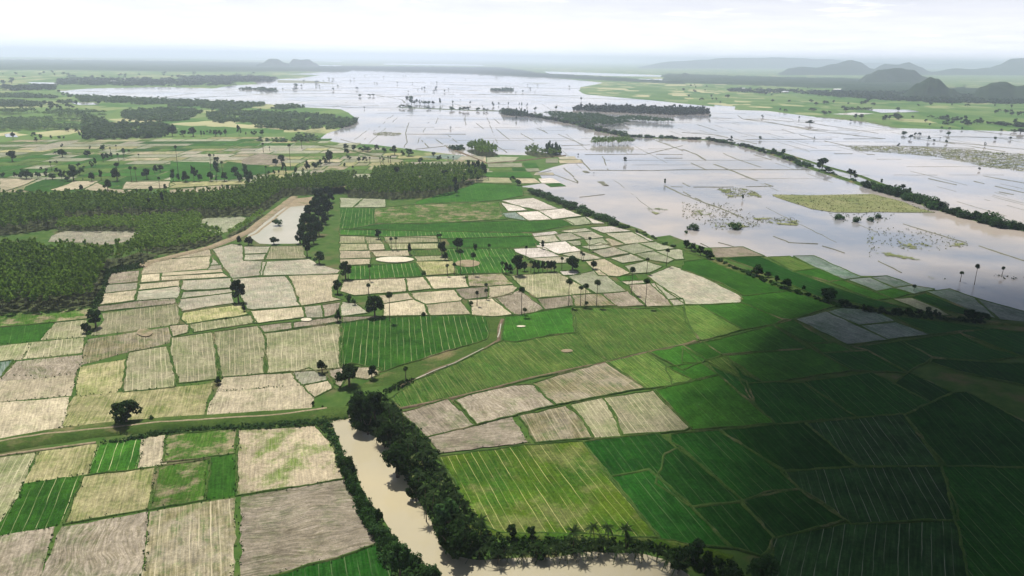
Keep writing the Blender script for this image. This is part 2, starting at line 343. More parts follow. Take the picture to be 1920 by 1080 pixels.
rim_V = []; rim_F = []
def rims(loop, z0=0.0, hw=0.5, h=0.35, closed=True, seed=0, Vl=None, Fl=None, gap=0.0):
    """earth bund along a polyline, five points across"""
    V = rim_V if Vl is None else Vl; F = rim_F if Fl is None else Fl
    n = len(loop); base = len(V); rows = []
    for i, p in enumerate(loop):
        a = loop[(i - 1) % n] if (closed or i > 0) else loop[i]; b = loop[(i + 1) % n] if (closed or i < n - 1) else loop[i]
        t = Vector((b.x - a.x, b.y - a.y, 0))
        t = t.normalized() if t.length > 1e-6 else Vector((1, 0, 0)); e = Vector((-t.y, t.x, 0))
        q = noise.noise(Vector((p.x * 0.25, p.y * 0.25, seed))); q2 = noise.noise(Vector((p.x * 0.11, p.y * 0.11, seed + 9)))
        k = hw * (1 + 0.45 * q); hh = h * (1 + 0.5 * q2)
        for s, zz in ((-1, -0.05), (-0.45, hh * 0.8), (0, hh), (0.45, hh * 0.85), (1, -0.05)):
            V.append((p.x + e.x * s * k, p.y + e.y * s * k, z0 + zz))
    for i in range(n if closed else n - 1):
        if gap and noise.noise(Vector((loop[i].x * 0.02, loop[i].y * 0.02, seed + 3))) < gap: continue
        a = base + i * 5; b = base + ((i + 1) % n) * 5
        for j in range(4): F.append((a + j, a + j + 1, b + j + 1, b + j))
FIELDS_W = []
def fields(tile, text, default_dir):
    for line in text.strip().splitlines():
        line = line.strip()
        if not line: continue
        head, co = line.split(' ', 1); kind = head[0]; nb = '-' in head; dv = default_dir
        if '@' in head: dv = tuple(float(q) for q in head.split('@')[1].split('/'))
        P = [full(tile, *(float(q) for q in c.split(','))) for c in co.split()]
        cx = sum(p[0] for p in P) / len(P); cy = sum(p[1] for p in P) / len(P)
        W = [ground(*p) for p in P]; c0 = ground(cx, cy); sc = 1.0 / 3
        d = ground(cx + dv[0] * 0.1, cy + dv[1] * 0.1) - c0
        D = c0.length; step = max(2.0, D * 0.008)
        grow = .42 + D * .0009
        W = [w_ + (w_ - c0).normalized() * grow for w_ in W]
        lp = wobble(W, step * .8, min(0.45 + D * 0.0006, 1.2), seed=len(FIELDS_W))
        FIELDS_W.append(lp)
        zf = 0.04 + 0.0013 * len(FIELDS_W); struct(sheet('field', lp, zf, FM[kind], uvdir=d))
        if not nb: rims(lp, z0=zf - .03, hw=max(0.42, D * 0.0008), h=0.40, seed=len(FIELDS_W))
fields('G', '''
S@-55/110 -20,425 205,390 150,500 110,620 -20,800
Y@-60/150 225,385 545,342 480,515 150,555
J@-50/150 560,345 795,310 785,470 510,505
T@-10/100 795,310 938,290 930,445 785,470
U 945,290 1330,255 1305,390 930,440
J@-110/250 145,562 455,518 400,660 330,790 -10,860 -10,800 110,640
Y 475,522 868,472 825,705 375,780 430,640
U 890,470 1180,425 1150,650 855,700
G@-5/100 1180,425 1312,400 1320,622 1150,650
V@5/100 1345,262 1770,240 1850,330 1900,440 1930,530 1560,590 1345,622
B@-30/100 -60,875 305,810 215,1080 180,1250 -60,1250
M@-60/200 345,812 825,725 785,1250 180,1250 245,1080
N@-5/200 850,722 1318,645 1308,1250 785,1250
M@300/-40 1360,640 1925,545 1990,660 2060,790 2115,895 1920,968 1640,1050 1500,1078 1365,1085
K@10/100 1375,1098 1520,1088 1920,978 2115,908 2180,1000 2250,1250 1370,1250
T@-35/120 -40,-40 415,-48 395,65 -40,100
T@-35/150 -40,110 385,78 350,245 200,280 -40,330
Y@-60/150 420,72 1195,0 1130,180 800,205 355,240
T@-10/80 1260,-40 1645,-60 1690,5 1230,42
T@-10/80 1225,48 1695,10 1755,85 1740,145 1170,180 1195,100
P 1650,-60 1740,-85 1830,-45 1836,-20 1700,5
T 1705,12 1840,-14 1860,10 1855,30 1775,72 1760,66
B 1850,-75 1920,-85 1940,-40 1915,15 1890,0
T 2010,-90 2090,-95 2140,-85 2120,-50 2065,-25 2000,-40
''', (-30, 100))
fields('D', '''
U -20,690 500,655 545,690 485,715 -20,762
G@-20/80 -20,768 300,740 230,835 -20,857
S@-20/80 310,738 485,722 480,815 240,830
S@-30/60 -20,872 170,850 120,940 -20,950
S@-15/70 185,848 468,822 455,905 135,938
M@-20/80 95,955 455,920 450,960 410,1028 10,1065 60,1000
Z -20,962 70,952 0,1040 -20,1050
Y@-15/90 458,985 705,945 680,1080 660,1125 425,1148
S@2/100 730,905 940,868 965,960 985,1075 975,1095 695,1125 715,960
S@4/100 965,825 1190,792 1210,900 1215,1000 1225,1050 1010,1075 985,1000 955,880
S@4/100 1205,792 1450,755 1490,830 1480,930 1485,1020 1250,1040 1240,960 1215,850
S@4/100 1490,800 1920,740 1920,990 1505,1020 1510,900
N@-5/100 500,830 740,795 960,760 960,800 945,850 720,900 465,970 480,880
T 960,755 1060,745 1055,790 970,815
S@10/50 1070,745 1275,715 1405,695 1440,735 1100,790
S@-5/100 580,685 990,632 1000,700 990,745 600,800 520,805 545,770 590,740
B 560,645 760,618 980,600 980,630 590,672 550,670
P@10/60 1020,605 1300,570 1310,625 1030,670 1005,640
P 1040,565 1295,548 1298,568 1025,600
P@10/60 1035,500 1290,485 1300,540 1060,555 1025,545
P@100/-10 785,560 1005,535 1000,580 985,600 775,612
T 790,520 1000,500 1005,530 785,552
T 580,575 765,555 755,610 560,635
P 600,525 770,512 765,550 585,570
B 620,455 780,445 770,505 600,520
T@5/40 800,468 895,460 895,500 795,512
T@100/-10 925,455 1235,435 1245,450 920,472
T@10/30 918,476 1250,458 1275,480 915,500
T@-10/60 820,415 900,385 1180,362 1165,430 800,462
T 905,380 1010,350 1170,325 1185,360
P 1200,370 1235,410 1185,412
P 1185,415 1240,412 1250,432 1175,438
P@10/60 1195,325 1300,295 1365,300 1365,385 1490,390 1470,470 1310,485 1260,420 1215,350
P@5/50 1375,310 1515,308 1500,345 1375,350
P@5/50 1380,355 1495,350 1485,380 1380,385
S@5/50 1525,308 1700,305 1720,375 1500,380
P@40/50 1480,395 1740,380 1790,410 1905,440 1900,462 1470,472
P@20/100 1310,490 1600,475 1640,520 1680,640 1430,662 1395,655 1370,600
T@20/100 1625,475 1905,462 1895,500 1860,540 1870,590 1930,605 1695,640 1655,530
T 1415,672 1700,648 1715,705 1440,740
P 1705,648 1805,640 1820,705 1720,708
B 1815,638 1920,622 1880,690 1825,703
B 1460,755 1645,735 1640,770 1490,790
B 1650,735 1920,700 1920,728 1655,768
Y@20/80 1035,680 1270,645 1370,632 1385,690 1060,742 1030,715
Q-  1150,150 1350,140 1390,150 1300,215 1240,235 1130,205
P- 300,245 360,222 500,222 780,222 740,270 600,300 500,285 280,280
''', (-5, 100))
fields('E', '''
J@8/100 0,740 200,712 490,700 720,695 800,705 825,760 815,830 590,895 300,985 230,1010 200,990 60,960 0,985
G@30/60 925,705 1000,700 1190,663 1300,655 1320,790 1150,810 980,845 905,835
O@120/110 1300,655 1500,655 1720,660 1920,640 1945,740 2010,835 1920,862 1500,950 1400,880 1320,790
O@90/100 905,842 980,848 1150,812 1320,792 1400,882 1495,955 960,1075 620,1155 350,1215 280,1160 420,1065 650,970 830,880
T 20,500 355,488 365,560 80,582 0,560
T 368,488 460,482 510,545 378,560
T 475,480 695,472 710,535 520,548
V 712,470 900,460 960,520 830,530 722,532
T 835,535 960,525 985,540 960,575 880,590 830,600
B 650,550 825,535 823,590 700,605 670,590
T 715,610 860,602 965,690 850,700 745,695
T 390,570 630,552 670,600 665,612 480,632 420,605
T 210,585 370,572 400,605 240,628 235,600
T 245,632 405,607 470,635 490,695 240,698
T 475,637 670,617 725,690 495,695
P 0,620 80,630 150,680 0,700
B 0,705 235,700 200,712 0,735
S 960,475 1215,452 1410,570 1100,598 1040,560 1000,520
M 860,605 1000,555 1140,660 1060,680 1000,692 970,690
B 1110,605 1290,585 1310,640 1150,662
W 1230,450 1320,445 1340,465 1250,470
Q@60/50 1280,478 1450,440 1600,560 1430,572
N@60/50 1300,585 1460,575 1540,640 1320,645
M@60/60 1460,575 1610,562 1705,640 1560,645
P 1580,505 1690,500 1700,518 1610,522
G 1550,478 1650,470 1670,495 1580,502
M@60/60 1615,525 1760,515 1860,640 1720,645 1640,560
P 1740,518 1770,515 1910,600 1840,605
P 1845,608 1915,602 1925,635 1870,640
P@110/60 1730,475 1860,420 1930,440 2050,490 2230,580 2255,605 2240,622 2120,632 1940,632 1830,555
W 1075,235 1200,222 1225,240 1085,252
P 1085,255 1195,242 1225,278 1130,290 1095,270
W 1100,292 1260,280 1350,330 1230,352 1110,312
P 1205,240 1290,230 1360,262 1240,278
Q 1270,280 1340,275 1345,300 1300,305
P 1300,232 1410,225 1480,255 1370,268
Q 1375,272 1470,262 1510,292 1400,305
W 1400,202 1580,190 1630,222 1480,232
P 1230,222 1370,205 1410,220 1300,230
P 1490,235 1640,228 1730,280 1600,295
T 1480,268 1510,262 1590,295 1520,305
W 1640,228 1682,232 1770,275 1735,278
P 1350,310 1460,290 1520,310 1410,325
W 960,322 1140,315 1225,365 1060,372 985,340
P 1065,378 1240,365 1290,370 1260,400 1190,400
P 1235,352 1350,335 1470,375 1360,385
P 1415,335 1530,312 1620,345 1480,370
Q 1550,315 1660,290 1760,330 1640,350
Q 1680,290 1790,280 1880,318 1780,328
P 1520,375 1630,352 1700,385 1580,400
Q 1660,352 1760,335 1870,380 1830,400 1720,380
Q 1770,335 1920,322 1925,378 1880,382
T 1380,395 1480,378 1620,455 1560,478 1450,470
Q 1600,420 1710,392 1800,420 1730,455 1640,460
G- 600,268 1080,250 1110,300 900,315 620,310
J@10/30 -5,212 600,225 1070,234 1070,248 600,263 0,243
J@-5/40 -5,90 192,95 192,178 60,205 -5,205
U@10/40 195,92 400,75 640,60 880,60 900,120 930,155 450,180 195,178
G@10/40 60,208 190,183 900,168 1190,158 1250,155 1305,185 1060,230 500,222
G@10/40 430,52 690,-20 760,-50 1010,-35 1020,20 900,45 700,60 420,72
Q -5,35 120,38 60,88 -5,88
Q@5/40 125,38 245,42 245,88 75,88
W 900,50 1080,35 1220,95 1110,105 1000,80
W 900,62 1000,82 1050,104 940,110
W 1112,108 1250,94 1350,135 1190,155
W 985,116 1108,110 1185,155 1060,165
Z 900,122 980,116 1050,165 930,145
Q 1250,157 1370,142 1410,180 1310,190
W 1375,140 1470,145 1530,178 1410,180
S@0/40 -5,250 130,252 135,288 -5,290
S@0/40 135,255 215,262 230,290 140,292
T 150,294 235,294 240,325 155,330
S@0/40 240,255 530,250 540,285 265,290
S@3/40 265,293 540,292 535,320 290,325
S@0/40 -5,294 145,294 150,328 -5,332
T@0/40 -5,335 155,335 165,372 -5,378
T@0/40 175,335 370,330 385,362 200,366
T -5,382 160,378 160,408 -5,418
J@10/60 60,420 300,407 410,402 460,475 180,490 40,498
O 410,332 540,325 570,358 420,360
S@10/30 420,364 590,360 600,386 430,390
Y@10/50 420,395 630,392 640,460 480,470
J@30/60 600,322 960,320 1000,400 940,455 650,463 640,390 590,360
''', (8, 100))
fields('F', '''
G@120/60 10,395 130,380 190,385 360,455 540,530 600,555 340,585 240,520 0,440
G@150/70 340,588 620,560 860,640 600,720 560,715 340,625
O@150/90 5,642 90,640 330,775 115,835 95,832 30,738
G@150/90 100,640 335,628 560,720 500,745 340,775
G@150/90 130,850 500,755 700,880 230,915
G 10,870 110,848 215,915 130,950
G@150/70 520,755 620,722 830,850 715,852
G 720,855 850,850 950,895 790,905
G@150/90 240,925 720,885 940,1005 460,1075
Y 0,880 85,960 0,960
G -84,990 96,966 195,1029 -54,1086
O@130/110 130,950 240,928 440,1070 360,1075
Z@150/60 640,720 805,675 1150,832 930,860
Z@150/60 820,675 900,655 1080,665 1190,728 990,750
Z@150/60 1005,755 1195,735 1390,805 1150,830
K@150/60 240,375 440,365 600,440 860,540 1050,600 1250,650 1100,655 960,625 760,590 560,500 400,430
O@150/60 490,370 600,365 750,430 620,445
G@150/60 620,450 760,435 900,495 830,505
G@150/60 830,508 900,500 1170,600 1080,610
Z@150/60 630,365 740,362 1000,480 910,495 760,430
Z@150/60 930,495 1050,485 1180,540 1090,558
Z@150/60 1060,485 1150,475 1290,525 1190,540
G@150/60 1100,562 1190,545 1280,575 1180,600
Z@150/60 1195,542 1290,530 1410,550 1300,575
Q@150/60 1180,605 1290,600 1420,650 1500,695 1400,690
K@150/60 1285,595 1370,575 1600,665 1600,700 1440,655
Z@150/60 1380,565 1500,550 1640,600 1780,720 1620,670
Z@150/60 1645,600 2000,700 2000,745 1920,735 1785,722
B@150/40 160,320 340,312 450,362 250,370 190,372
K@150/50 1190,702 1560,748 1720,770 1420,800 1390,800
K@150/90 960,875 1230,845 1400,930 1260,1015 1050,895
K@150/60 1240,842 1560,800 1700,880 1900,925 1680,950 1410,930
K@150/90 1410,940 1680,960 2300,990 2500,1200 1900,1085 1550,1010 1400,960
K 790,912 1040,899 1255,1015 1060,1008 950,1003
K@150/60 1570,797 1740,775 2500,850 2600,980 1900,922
''', (150, 80))
fields('I', '''
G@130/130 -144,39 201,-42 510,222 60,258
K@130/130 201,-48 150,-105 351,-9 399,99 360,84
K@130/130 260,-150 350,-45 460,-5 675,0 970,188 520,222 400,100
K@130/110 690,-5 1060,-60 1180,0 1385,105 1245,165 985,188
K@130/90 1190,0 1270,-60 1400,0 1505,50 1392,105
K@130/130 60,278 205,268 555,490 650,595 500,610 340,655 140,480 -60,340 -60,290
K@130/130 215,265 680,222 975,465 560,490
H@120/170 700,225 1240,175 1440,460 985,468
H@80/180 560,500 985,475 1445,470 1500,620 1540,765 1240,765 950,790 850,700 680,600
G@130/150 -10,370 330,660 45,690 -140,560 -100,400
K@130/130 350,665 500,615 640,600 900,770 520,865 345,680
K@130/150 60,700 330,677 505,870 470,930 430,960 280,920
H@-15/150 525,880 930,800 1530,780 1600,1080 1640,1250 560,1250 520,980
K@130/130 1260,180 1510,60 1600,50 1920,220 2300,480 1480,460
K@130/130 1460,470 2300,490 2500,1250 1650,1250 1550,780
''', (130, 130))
fields('H', '''
B@60/60 345,165 600,92 745,235 485,300
M@60/60 640,95 780,55 960,15 1070,10 1190,120 770,228 690,130
N@140/110 1080,0 1480,-118 1700,25 1210,118
O@140/110 1500,-120 1720,-175 1860,-70 1960,-25 1910,0 1720,25
G@140/110 1735,-180 1925,-212 2040,-135 2015,-120 1920,-78
S@90/110 1480,85 1750,45 1950,245 1920,262 1590,290 1540,180
S@80/110 1290,125 1465,85 1530,160 1570,298 1430,305 1370,210
N@60/100 1005,185 1260,130 1340,190 1400,305 1090,330 1060,250
B@100/-10 500,305 955,195 1040,330 560,390
L@145/220 550,415 1060,350 1350,330 1500,520 1780,870 1640,865 1350,840 900,840 820,800 720,700 640,540
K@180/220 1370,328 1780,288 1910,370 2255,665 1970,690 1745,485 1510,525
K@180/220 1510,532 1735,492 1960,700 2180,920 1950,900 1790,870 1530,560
''', (100, 100))
# patchwork of small paddies on the left plain, beyond the plantation
def near_free(x, y, polys): return not any(inside(np.array([x]), np.array([y]), p)[0] for p in polys)
patch_zone = pts('X', '-60,268 130,262 320,262 480,256 600,262 700,276 800,292 870,300 930,300 950,330 905,345 700,340 640,350 560,345 460,352 330,366 160,356 0,372 -60,372')
du = (ground(260, 277) - ground(133, 310)); du.z = 0; dv = (ground(330, 330) - ground(60, 333)); dv.z = 0
du.normalize(); dv.normalize()
MIX = 'QOQYGGQOSPOQQGUQOV'
o0 = ground(300, 330); n_ = 0
for i in range(-30, 44):
    a = i * 30.0
    j = -62.0 * 12
    while j < 12 * 75:
        wd = random.choice((16, 24, 32, 44, 60)); 
        c = o0 + du * (a + 15) + dv * (j + wd / 2)
        if c.y > 200 and inside(np.array([c.x]), np.array([c.y]), patch_zone)[0]:
            q = [o0 + du * (a + e) + dv * (j + f) for e, f in ((1.0, 1.0), (1.0, wd - 1.0), (29.0, wd - 1.0), (29.0, 1.0))]
            reg = noise.noise(Vector((c.x * 0.006, c.y * 0.006, 4.2)))
            k = random.choice('GQGOGO' if reg > 0.12 else MIX if reg > -0.15 else 'QOYSPUQV')
            lp = wobble(q, 12, 0.8, seed=n_)
            struct(sheet('field', lp, 0.05 + 0.001 * n_, FM[k], uvdir=dv)); n_ += 1
            if n_ % 2: rims(lp, hw=0.8, h=0.4, seed=n_)
        j += wd
fields('Q', '''
G@100/-20 480,590 600,580 740,580 800,590 560,700 440,725 280,700 300,660
T 0,570 300,575 420,580 280,640 100,700 0,735
T 830,600 1100,600 1020,650 920,690 700,712 560,700 760,640
T 1100,620 1250,690 1500,700 1400,735 1240,735 960,700 1020,650
T 1420,610 1900,605 1960,640 1860,680 1600,690 1380,690
P- 330,250 480,200 700,150 880,145 800,180 520,250 420,265
''', (100, -20))
fields('R', '''
Y 0,610 400,605 830,600 860,640 700,640 0,680
T 0,700 560,650 860,655 820,700 600,705 350,725 0,740
G@100/-20 0,380 430,390 430,600 0,600
G@100/-20 600,420 640,380 1100,440 1150,500 900,540 650,590
M@100/-20 820,350 1000,290 1170,305 1330,345 1180,420 800,410
''', (100, -20))
me = mesh_np('field_bunds', rim_V, rim_F); struct(link('field_bunds', me, [M_bund]))

# ------------------------------------------------------------------ flood water
flood = pts('X', '2400,640 1920,606 1827,560 1740,548 1710,535 1663,518 1613,517 1527,481 1480,482 1440,482 1393,464 1330,465 1290,452 1255,440 1225,445 1200,430 1150,410 1090,390 1047,373 1000,358 993,352 977,350 1020,343 1010,323 1037,313 1090,300 1053,293 940,290 873,293 827,287 773,280 700,271 640,268 600,262 615,250 640,240 670,225 655,213 640,205 567,201 500,195 400,189 267,184 200,181 127,176 110,171 167,166 300,163 400,166 437,160 483,158 470,150 560,147 600,141 540,139 610,135 540,131 480,128 640,130 860,137 1000,142 1130,155 1120,158 1090,163 1085,170 1097,177 1207,187 1280,193 1380,200 1377,206 1440,208 1533,220 1613,227 1680,240 1920,247 2500,262 2700,640')
fl = wobble(flood, 25, 4.0, seed=3)
struct(sheet('flood_water', fl, 0.03, M_flood))
extra = [('0,107 120,108 300,109 450,112 560,113 640,116 640,114 450,110 250,107 0,103 -400,98 -400,103'),
         ('0,112 200,113 330,114 330,113.2 200,112 0,110.5'),
         ('720,119 820,120 900,121.5 910,123.5 800,122.6 720,121.2'),
         ('1020,134 1100,136 1240,141 1250,144 1150,143 1030,138'),
         ('1200,148 1290,149 1280,153 1190,151'), ('480,121 560,122 640,122.5 640,124 560,124 480,123'),
         ('450,127 520,127 560,130 470,130'), ('50,154 110,155 112,158 60,157'), ('130,191 180,192 186,196 150,197'),
         ('1615,204 1700,206 1722,210 1650,212'), ('0,252 22,250 22,258 0,258')]
for i, e in enumerate(extra):
    struct(sheet('flood_water', wobble(pts('X', e), 120, 12, seed=i + 20), 0.35, M_flood))
# bright wet paddies inland
for i, e in enumerate([('470,272 490,268 560,270 640,277 600,283 500,285 480,283'), ('1560,214 1600,211 1640,213 1600,216')]):
    struct(sheet('flood_water', wobble(pts('X', e), 12, 1.5, seed=i + 40), 0.12, M_pond))
# green land inside or beside the flood
far_lands = [('R', 'Q', '920,85 1260,90 1500,110 1600,150 1300,165 920,155'),]
# lines of bund just above the water
WV, WF = [], []
def waterline(tile, s, hw=1.2, h=0.5, gap=-0.35):
    P = pts(tile, s); D = sum((p.length for p in P)) / len(P)
    rims(wobble(P, max(4, D * 0.008), 1.0, seed=len(WV), closed=False), hw=max(hw * .8, D * 0.0006), h=h, closed=False, seed=len(WV), Vl=WV, Fl=WF, gap=gap)
for t, s, hw in [
    ('C', '0,660 80,690 150,735 300,790 400,830 505,868', 2.0), ('C', '45,737 135,776', 1.2), ('C', '0,900 120,960 260,1010 380,1080', 1.0),
    ('C', '60,873 250,873 500,868', .9), ('C', '0,775 250,775 720,775', .8), ('C', '190,665 300,715 440,760', .8),
    ('C', '80,520 190,555', 1), ('C', '310,470 340,490 450,490 560,500 740,515', 1.5), ('C', '340,490 620,530 730,550 820,552', 1.2),
    ('C', '0,480 310,487 450,500 700,550 900,573 1130,600', 1.2), ('C', '560,550 740,600 920,640', 1.2), ('C', '350,605 740,603 1140,600', 1.2),
    ('C', '740,515 1100,570', 1), ('C', '1300,600 1500,625 1920,690', 1.6), ('C', '1500,620 1920,660', 1.5), ('C', '1290,585 1600,590 1920,600', 1),
    ('C', '1640,555 1920,590', 1), ('C', '920,645 1200,640 1500,650 1640,655', 1.5), ('C', '1380,825 1540,860', 1), ('C', '1640,840 1920,905', 1),
    ('C', '1690,810 1920,850', .9), ('C', '850,685 990,685 1080,690', .8), ('C', '1780,900 1860,915', .8), ('C', '0,850 40,870', .8),
    ('C', '190,580 560,660', .8), ('C', '0,565 200,580', .8), ('C', '400,690 500,720', .8), ('C', '750,480 1100,485 1300,500', 1.5),
    ('B', '380,510 362,570 370,620 350,650 420,660 600,640', 1.0), ('B', '450,610 490,648', 1.2), ('B', '530,605 600,650 690,695', 1.4), ('B', '880,645 930,678', 1.2),
    ('B', '1370,782 1440,830 1490,865', 4.5), ('B', '1330,692 1370,745 1400,778', 1.4), ('B', '1400,778 1750,780 1920,775', .7), ('B', '1470,700 1500,775', 1), ('B', '1750,710 1920,710', .7),
    ('B', '1250,765 1290,800 1330,845', 1.1), ('B', '1820,865 1920,915', 1.6), ('B', '1850,870 1920,872', 1), ('B', '1770,610 1850,640 1920,668', 1.8),
    ('B', '1010,572 1080,610', 1), ('B', '860,490 890,515', .8), ('B', '870,545 945,605', .8), ('B', '760,515 800,545', .8), ('B', '600,580 650,620', .9),
    ('B', '1220,575 1360,635', .8), ('B', '1370,690 1700,688 1920,690', .7), ('B', '1700,690 1920,640', .6), ('B', '1100,540 1160,570', .6),
    ('B', '1240,640 1400,635', .7), ('B', '770,350 1100,355 1330,370 1530,378 1700,380', 2.0), ('B', '330,355 700,352 1000,350 1330,360', 1.2), ('B', '0,345 180,352 340,380 360,400', 2.2),
    ('B', '0,275 200,272 500,290 700,300 1000,305', 1.4), ('B', '0,315 300,312 340,315 800,330', 1.4), ('B', '0,425 300,428 330,425', 1), ('B', '900,445 700,425 640,405', 1.0),
    ('B', '360,575 700,575', .8), ('B', '0,605 130,640', 1.2), ('B', '1190,800 1330,850', .7), ('B', '1110,795 1180,780', .6), ('B', '1340,930 1480,915', .7),
    ('F', '0,15 200,90 380,160', 1.1), ('F', '510,250 600,285 690,290 760,293', .7), ('F', '790,305 910,345', .5), ('F', '1240,180 1400,230 1600,290', .7), ('F', '1660,302 1800,350 1920,388', 1.1),
    ('F', '1100,390 1230,455', .6), ('F', '100,290 150,315', .5), ('F', '200,285 290,310', .5),
    ('A', '340,330 560,335', 2), ('A', '900,370 1100,345', 1.6), ('A', '1100,370 1400,355 1500,350', 1.6), ('A', '1500,350 1920,345', 2.5), ('A', '1690,415 1920,420', 1.2),
    ('A', '1600,330 1920,328', 1.8), ('A', '1700,310 1920,306', 1.8), ('A', '1640,280 1920,282', 2), ('A', '1560,255 1920,258', 3), ('A', '1600,235 1920,236', 3), ('B', '0,255 400,254 900,262', 2), ('B', '0,238 600,237', 3),
    ('B', '840,245 1000,243 1200,260', 3), ('B', '1000,310 1130,315 1400,318', 2), ('B', '100,290 500,283 900,287 1200,300', 1.5), ('B', '200,365 450,360', 1.2)]:
    waterline(t, s, hw)
# the regular grid of drowned plots
gu = ground(1447, 350) - ground(1280, 280); gu.z = 0; gu.normalize(); gv = ground(1700, 318) - ground(1290, 318); gv.z = 0; gv.normalize()
fx = [p for p in flood]
def grid_lines(d, e, spacing, sd_, dmin=0, lmax=260):
    c0 = ground(1400, 330); r = random.Random(sd_)
    for i in range(-60, 60):
        off = i * spacing + r.uniform(-.3, .3) * spacing
        j = -1500.0
        while j < 3500:
            ln = r.uniform(60, lmax); p = c0 + e * off + d * j; D = p.length; q = c0 + e * off + d * (j + ln); j += ln + r.uniform(0, 90)
            if p.y < 120 or q.y < 120 or D > 3600 or D < dmin: continue
            if r.random() < (.35 if D < 900 else .45): off += r.uniform(-.3, .3) * spacing; continue
            m_ = (p + q) / 2
            if not all(inside(np.array([w_.x]), np.array([w_.y]), fx)[0] for w_ in (p, m_, q)): continue
            if noise.noise(Vector((m_.x * .0025, m_.y * .0025, sd_))) < -.18: continue
            rims(wobble([p, q], max(4, D * .008), 1.2, seed=i, closed=False), hw=max(.35, D * (.00036 if D < 900 else .0005)), h=.22, closed=False, seed=i + j, Vl=WV, Fl=WF, gap=-.12)
grid_lines(gu, gv, 52, 1); grid_lines(gv, gu, 60, 2); grid_lines(gv, gu, 70, 3, 900, 400); grid_lines(gu, gv, 90, 4, 800, 200)
struct(link('drowned_bunds', mesh_np('drowned_bunds', WV, WF), [M_bundfar]))

# marsh vegetation standing in the water
marsh = ['C:480,915 700,918 1080,915 1250,960 1420,1018 1200,1015 1000,1015 850,1015 740,1000 620,960', 'C:180,880 350,878 420,905 460,932 350,930 250,935',
  'C:920,640 1300,645 1600,660 1920,690 2100,700 2100,840 1920,785 1700,760 1600,735 1450,705 1300,690 1100,675 980,670', 'B:180,568 250,563 330,568 335,583 250,585 180,582',
  'F:400,150 480,145 620,145 660,170 640,188 540,185 440,170', 'F:1200,270 1300,280 1390,310 1350,325 1220,320', 'F:0,90 90,95 160,120 180,145 80,135', 'F:170,170 330,180 400,175 420,190 300,205 180,200',
  'C:750,480 1000,490 1150,520 1240,550 1180,545 1000,505', 'B:1680,995 1800,990 1850,1010 1760,1030', 'F:1050,250 1080,245 1060,280', 'F:1060,340 1230,345 1400,395 1300,385 1150,360',
  'F:1540,285 1620,290 1590,305 1500,300', 'A:1720,555 1830,555 1800,580 1730,575', 'F:1400,482 1445,485 1440,498 1410,492']
MV, MF = [], []
for i, s in enumerate(marsh):
    t, c = s.split(':'); P = wobble(pts(t, c), 12, 4.5, seed=60 + i)
    struct(sheet('marsh', P, 0.3 + .01 * i, M_marsh if i == 0 else M_marsh_thin))
# green and brown land strips within the flood
for i, (k, s) in enumerate([('Q', '893,293 920,293 935,305 912,304'), ('O', '1022,345 1045,344 1061,350 1030,352'), ('B', '940,290 1053,292 1080,296 1000,303 940,297')]):
    pass
lands = [('_', 'B', '1350,330 1450,290 1920,288 2100,300 2100,420 1920,402 1700,380 1370,350'), ('Q', 'B', '1020,285 1200,288 1100,290'), ('Q', 'A', '1560,270 1760,275 1900,290 1560,285'),
  ('Q', 'B', '820,705 890,705 880,735 820,740'), ('T', 'B', '700,700 810,700 815,740 790,735'), ('Q', 'B', '890,702 1000,705 960,735 880,730'), ('G', 'B', '960,765 1030,763 1040,785 965,783'), ('G', 'B', '1020,735 1090,737 1115,765 1035,765'),
  ('P', 'B', '1095,790 1190,792 1200,806 1080,806'), ('T', 'B', '980,825 1090,825 1120,850 1000,853'), ('W', 'B', '1110,825 1190,825 1240,852 1130,852'), ('G', 'B', '1145,853 1230,850 1265,868 1180,873'),
  ('S', 'B', '770,818 940,822 960,850 750,848'), ('O', 'B', '830,765 950,762 960,783 830,783'), ('G', 'B', '800,790 1060,790 1080,820 820,818'), ('Q', 'B', '820,742 1010,740 1020,760 830,762'),
  ('P', 'B', '1220,703 1310,700 1330,718 1230,718'), ('T', 'B', '1220,722 1340,720 1360,738 1230,740'), ('Q', 'B', '1150,715 1215,712 1220,738 1150,738'), ('Q', 'B', '1035,770 1110,768 1120,785 1050,788'),
  ('P', 'B', '620,700 810,700 790,725 650,720'), ('Z', 'B', '560,690 690,695 650,720 440,705')]
for i, (k, t, c) in enumerate(lands):
    P = pts(t, c); D = P[0].length; d = P[1] - P[0]
    struct(sheet('field', wobble(P, max(5, D * .01), max(1, D * .001), seed=90 + i), 0.2 + .01 * i, FM.get(k, M_plain), uvdir=d))
far_marsh = 1

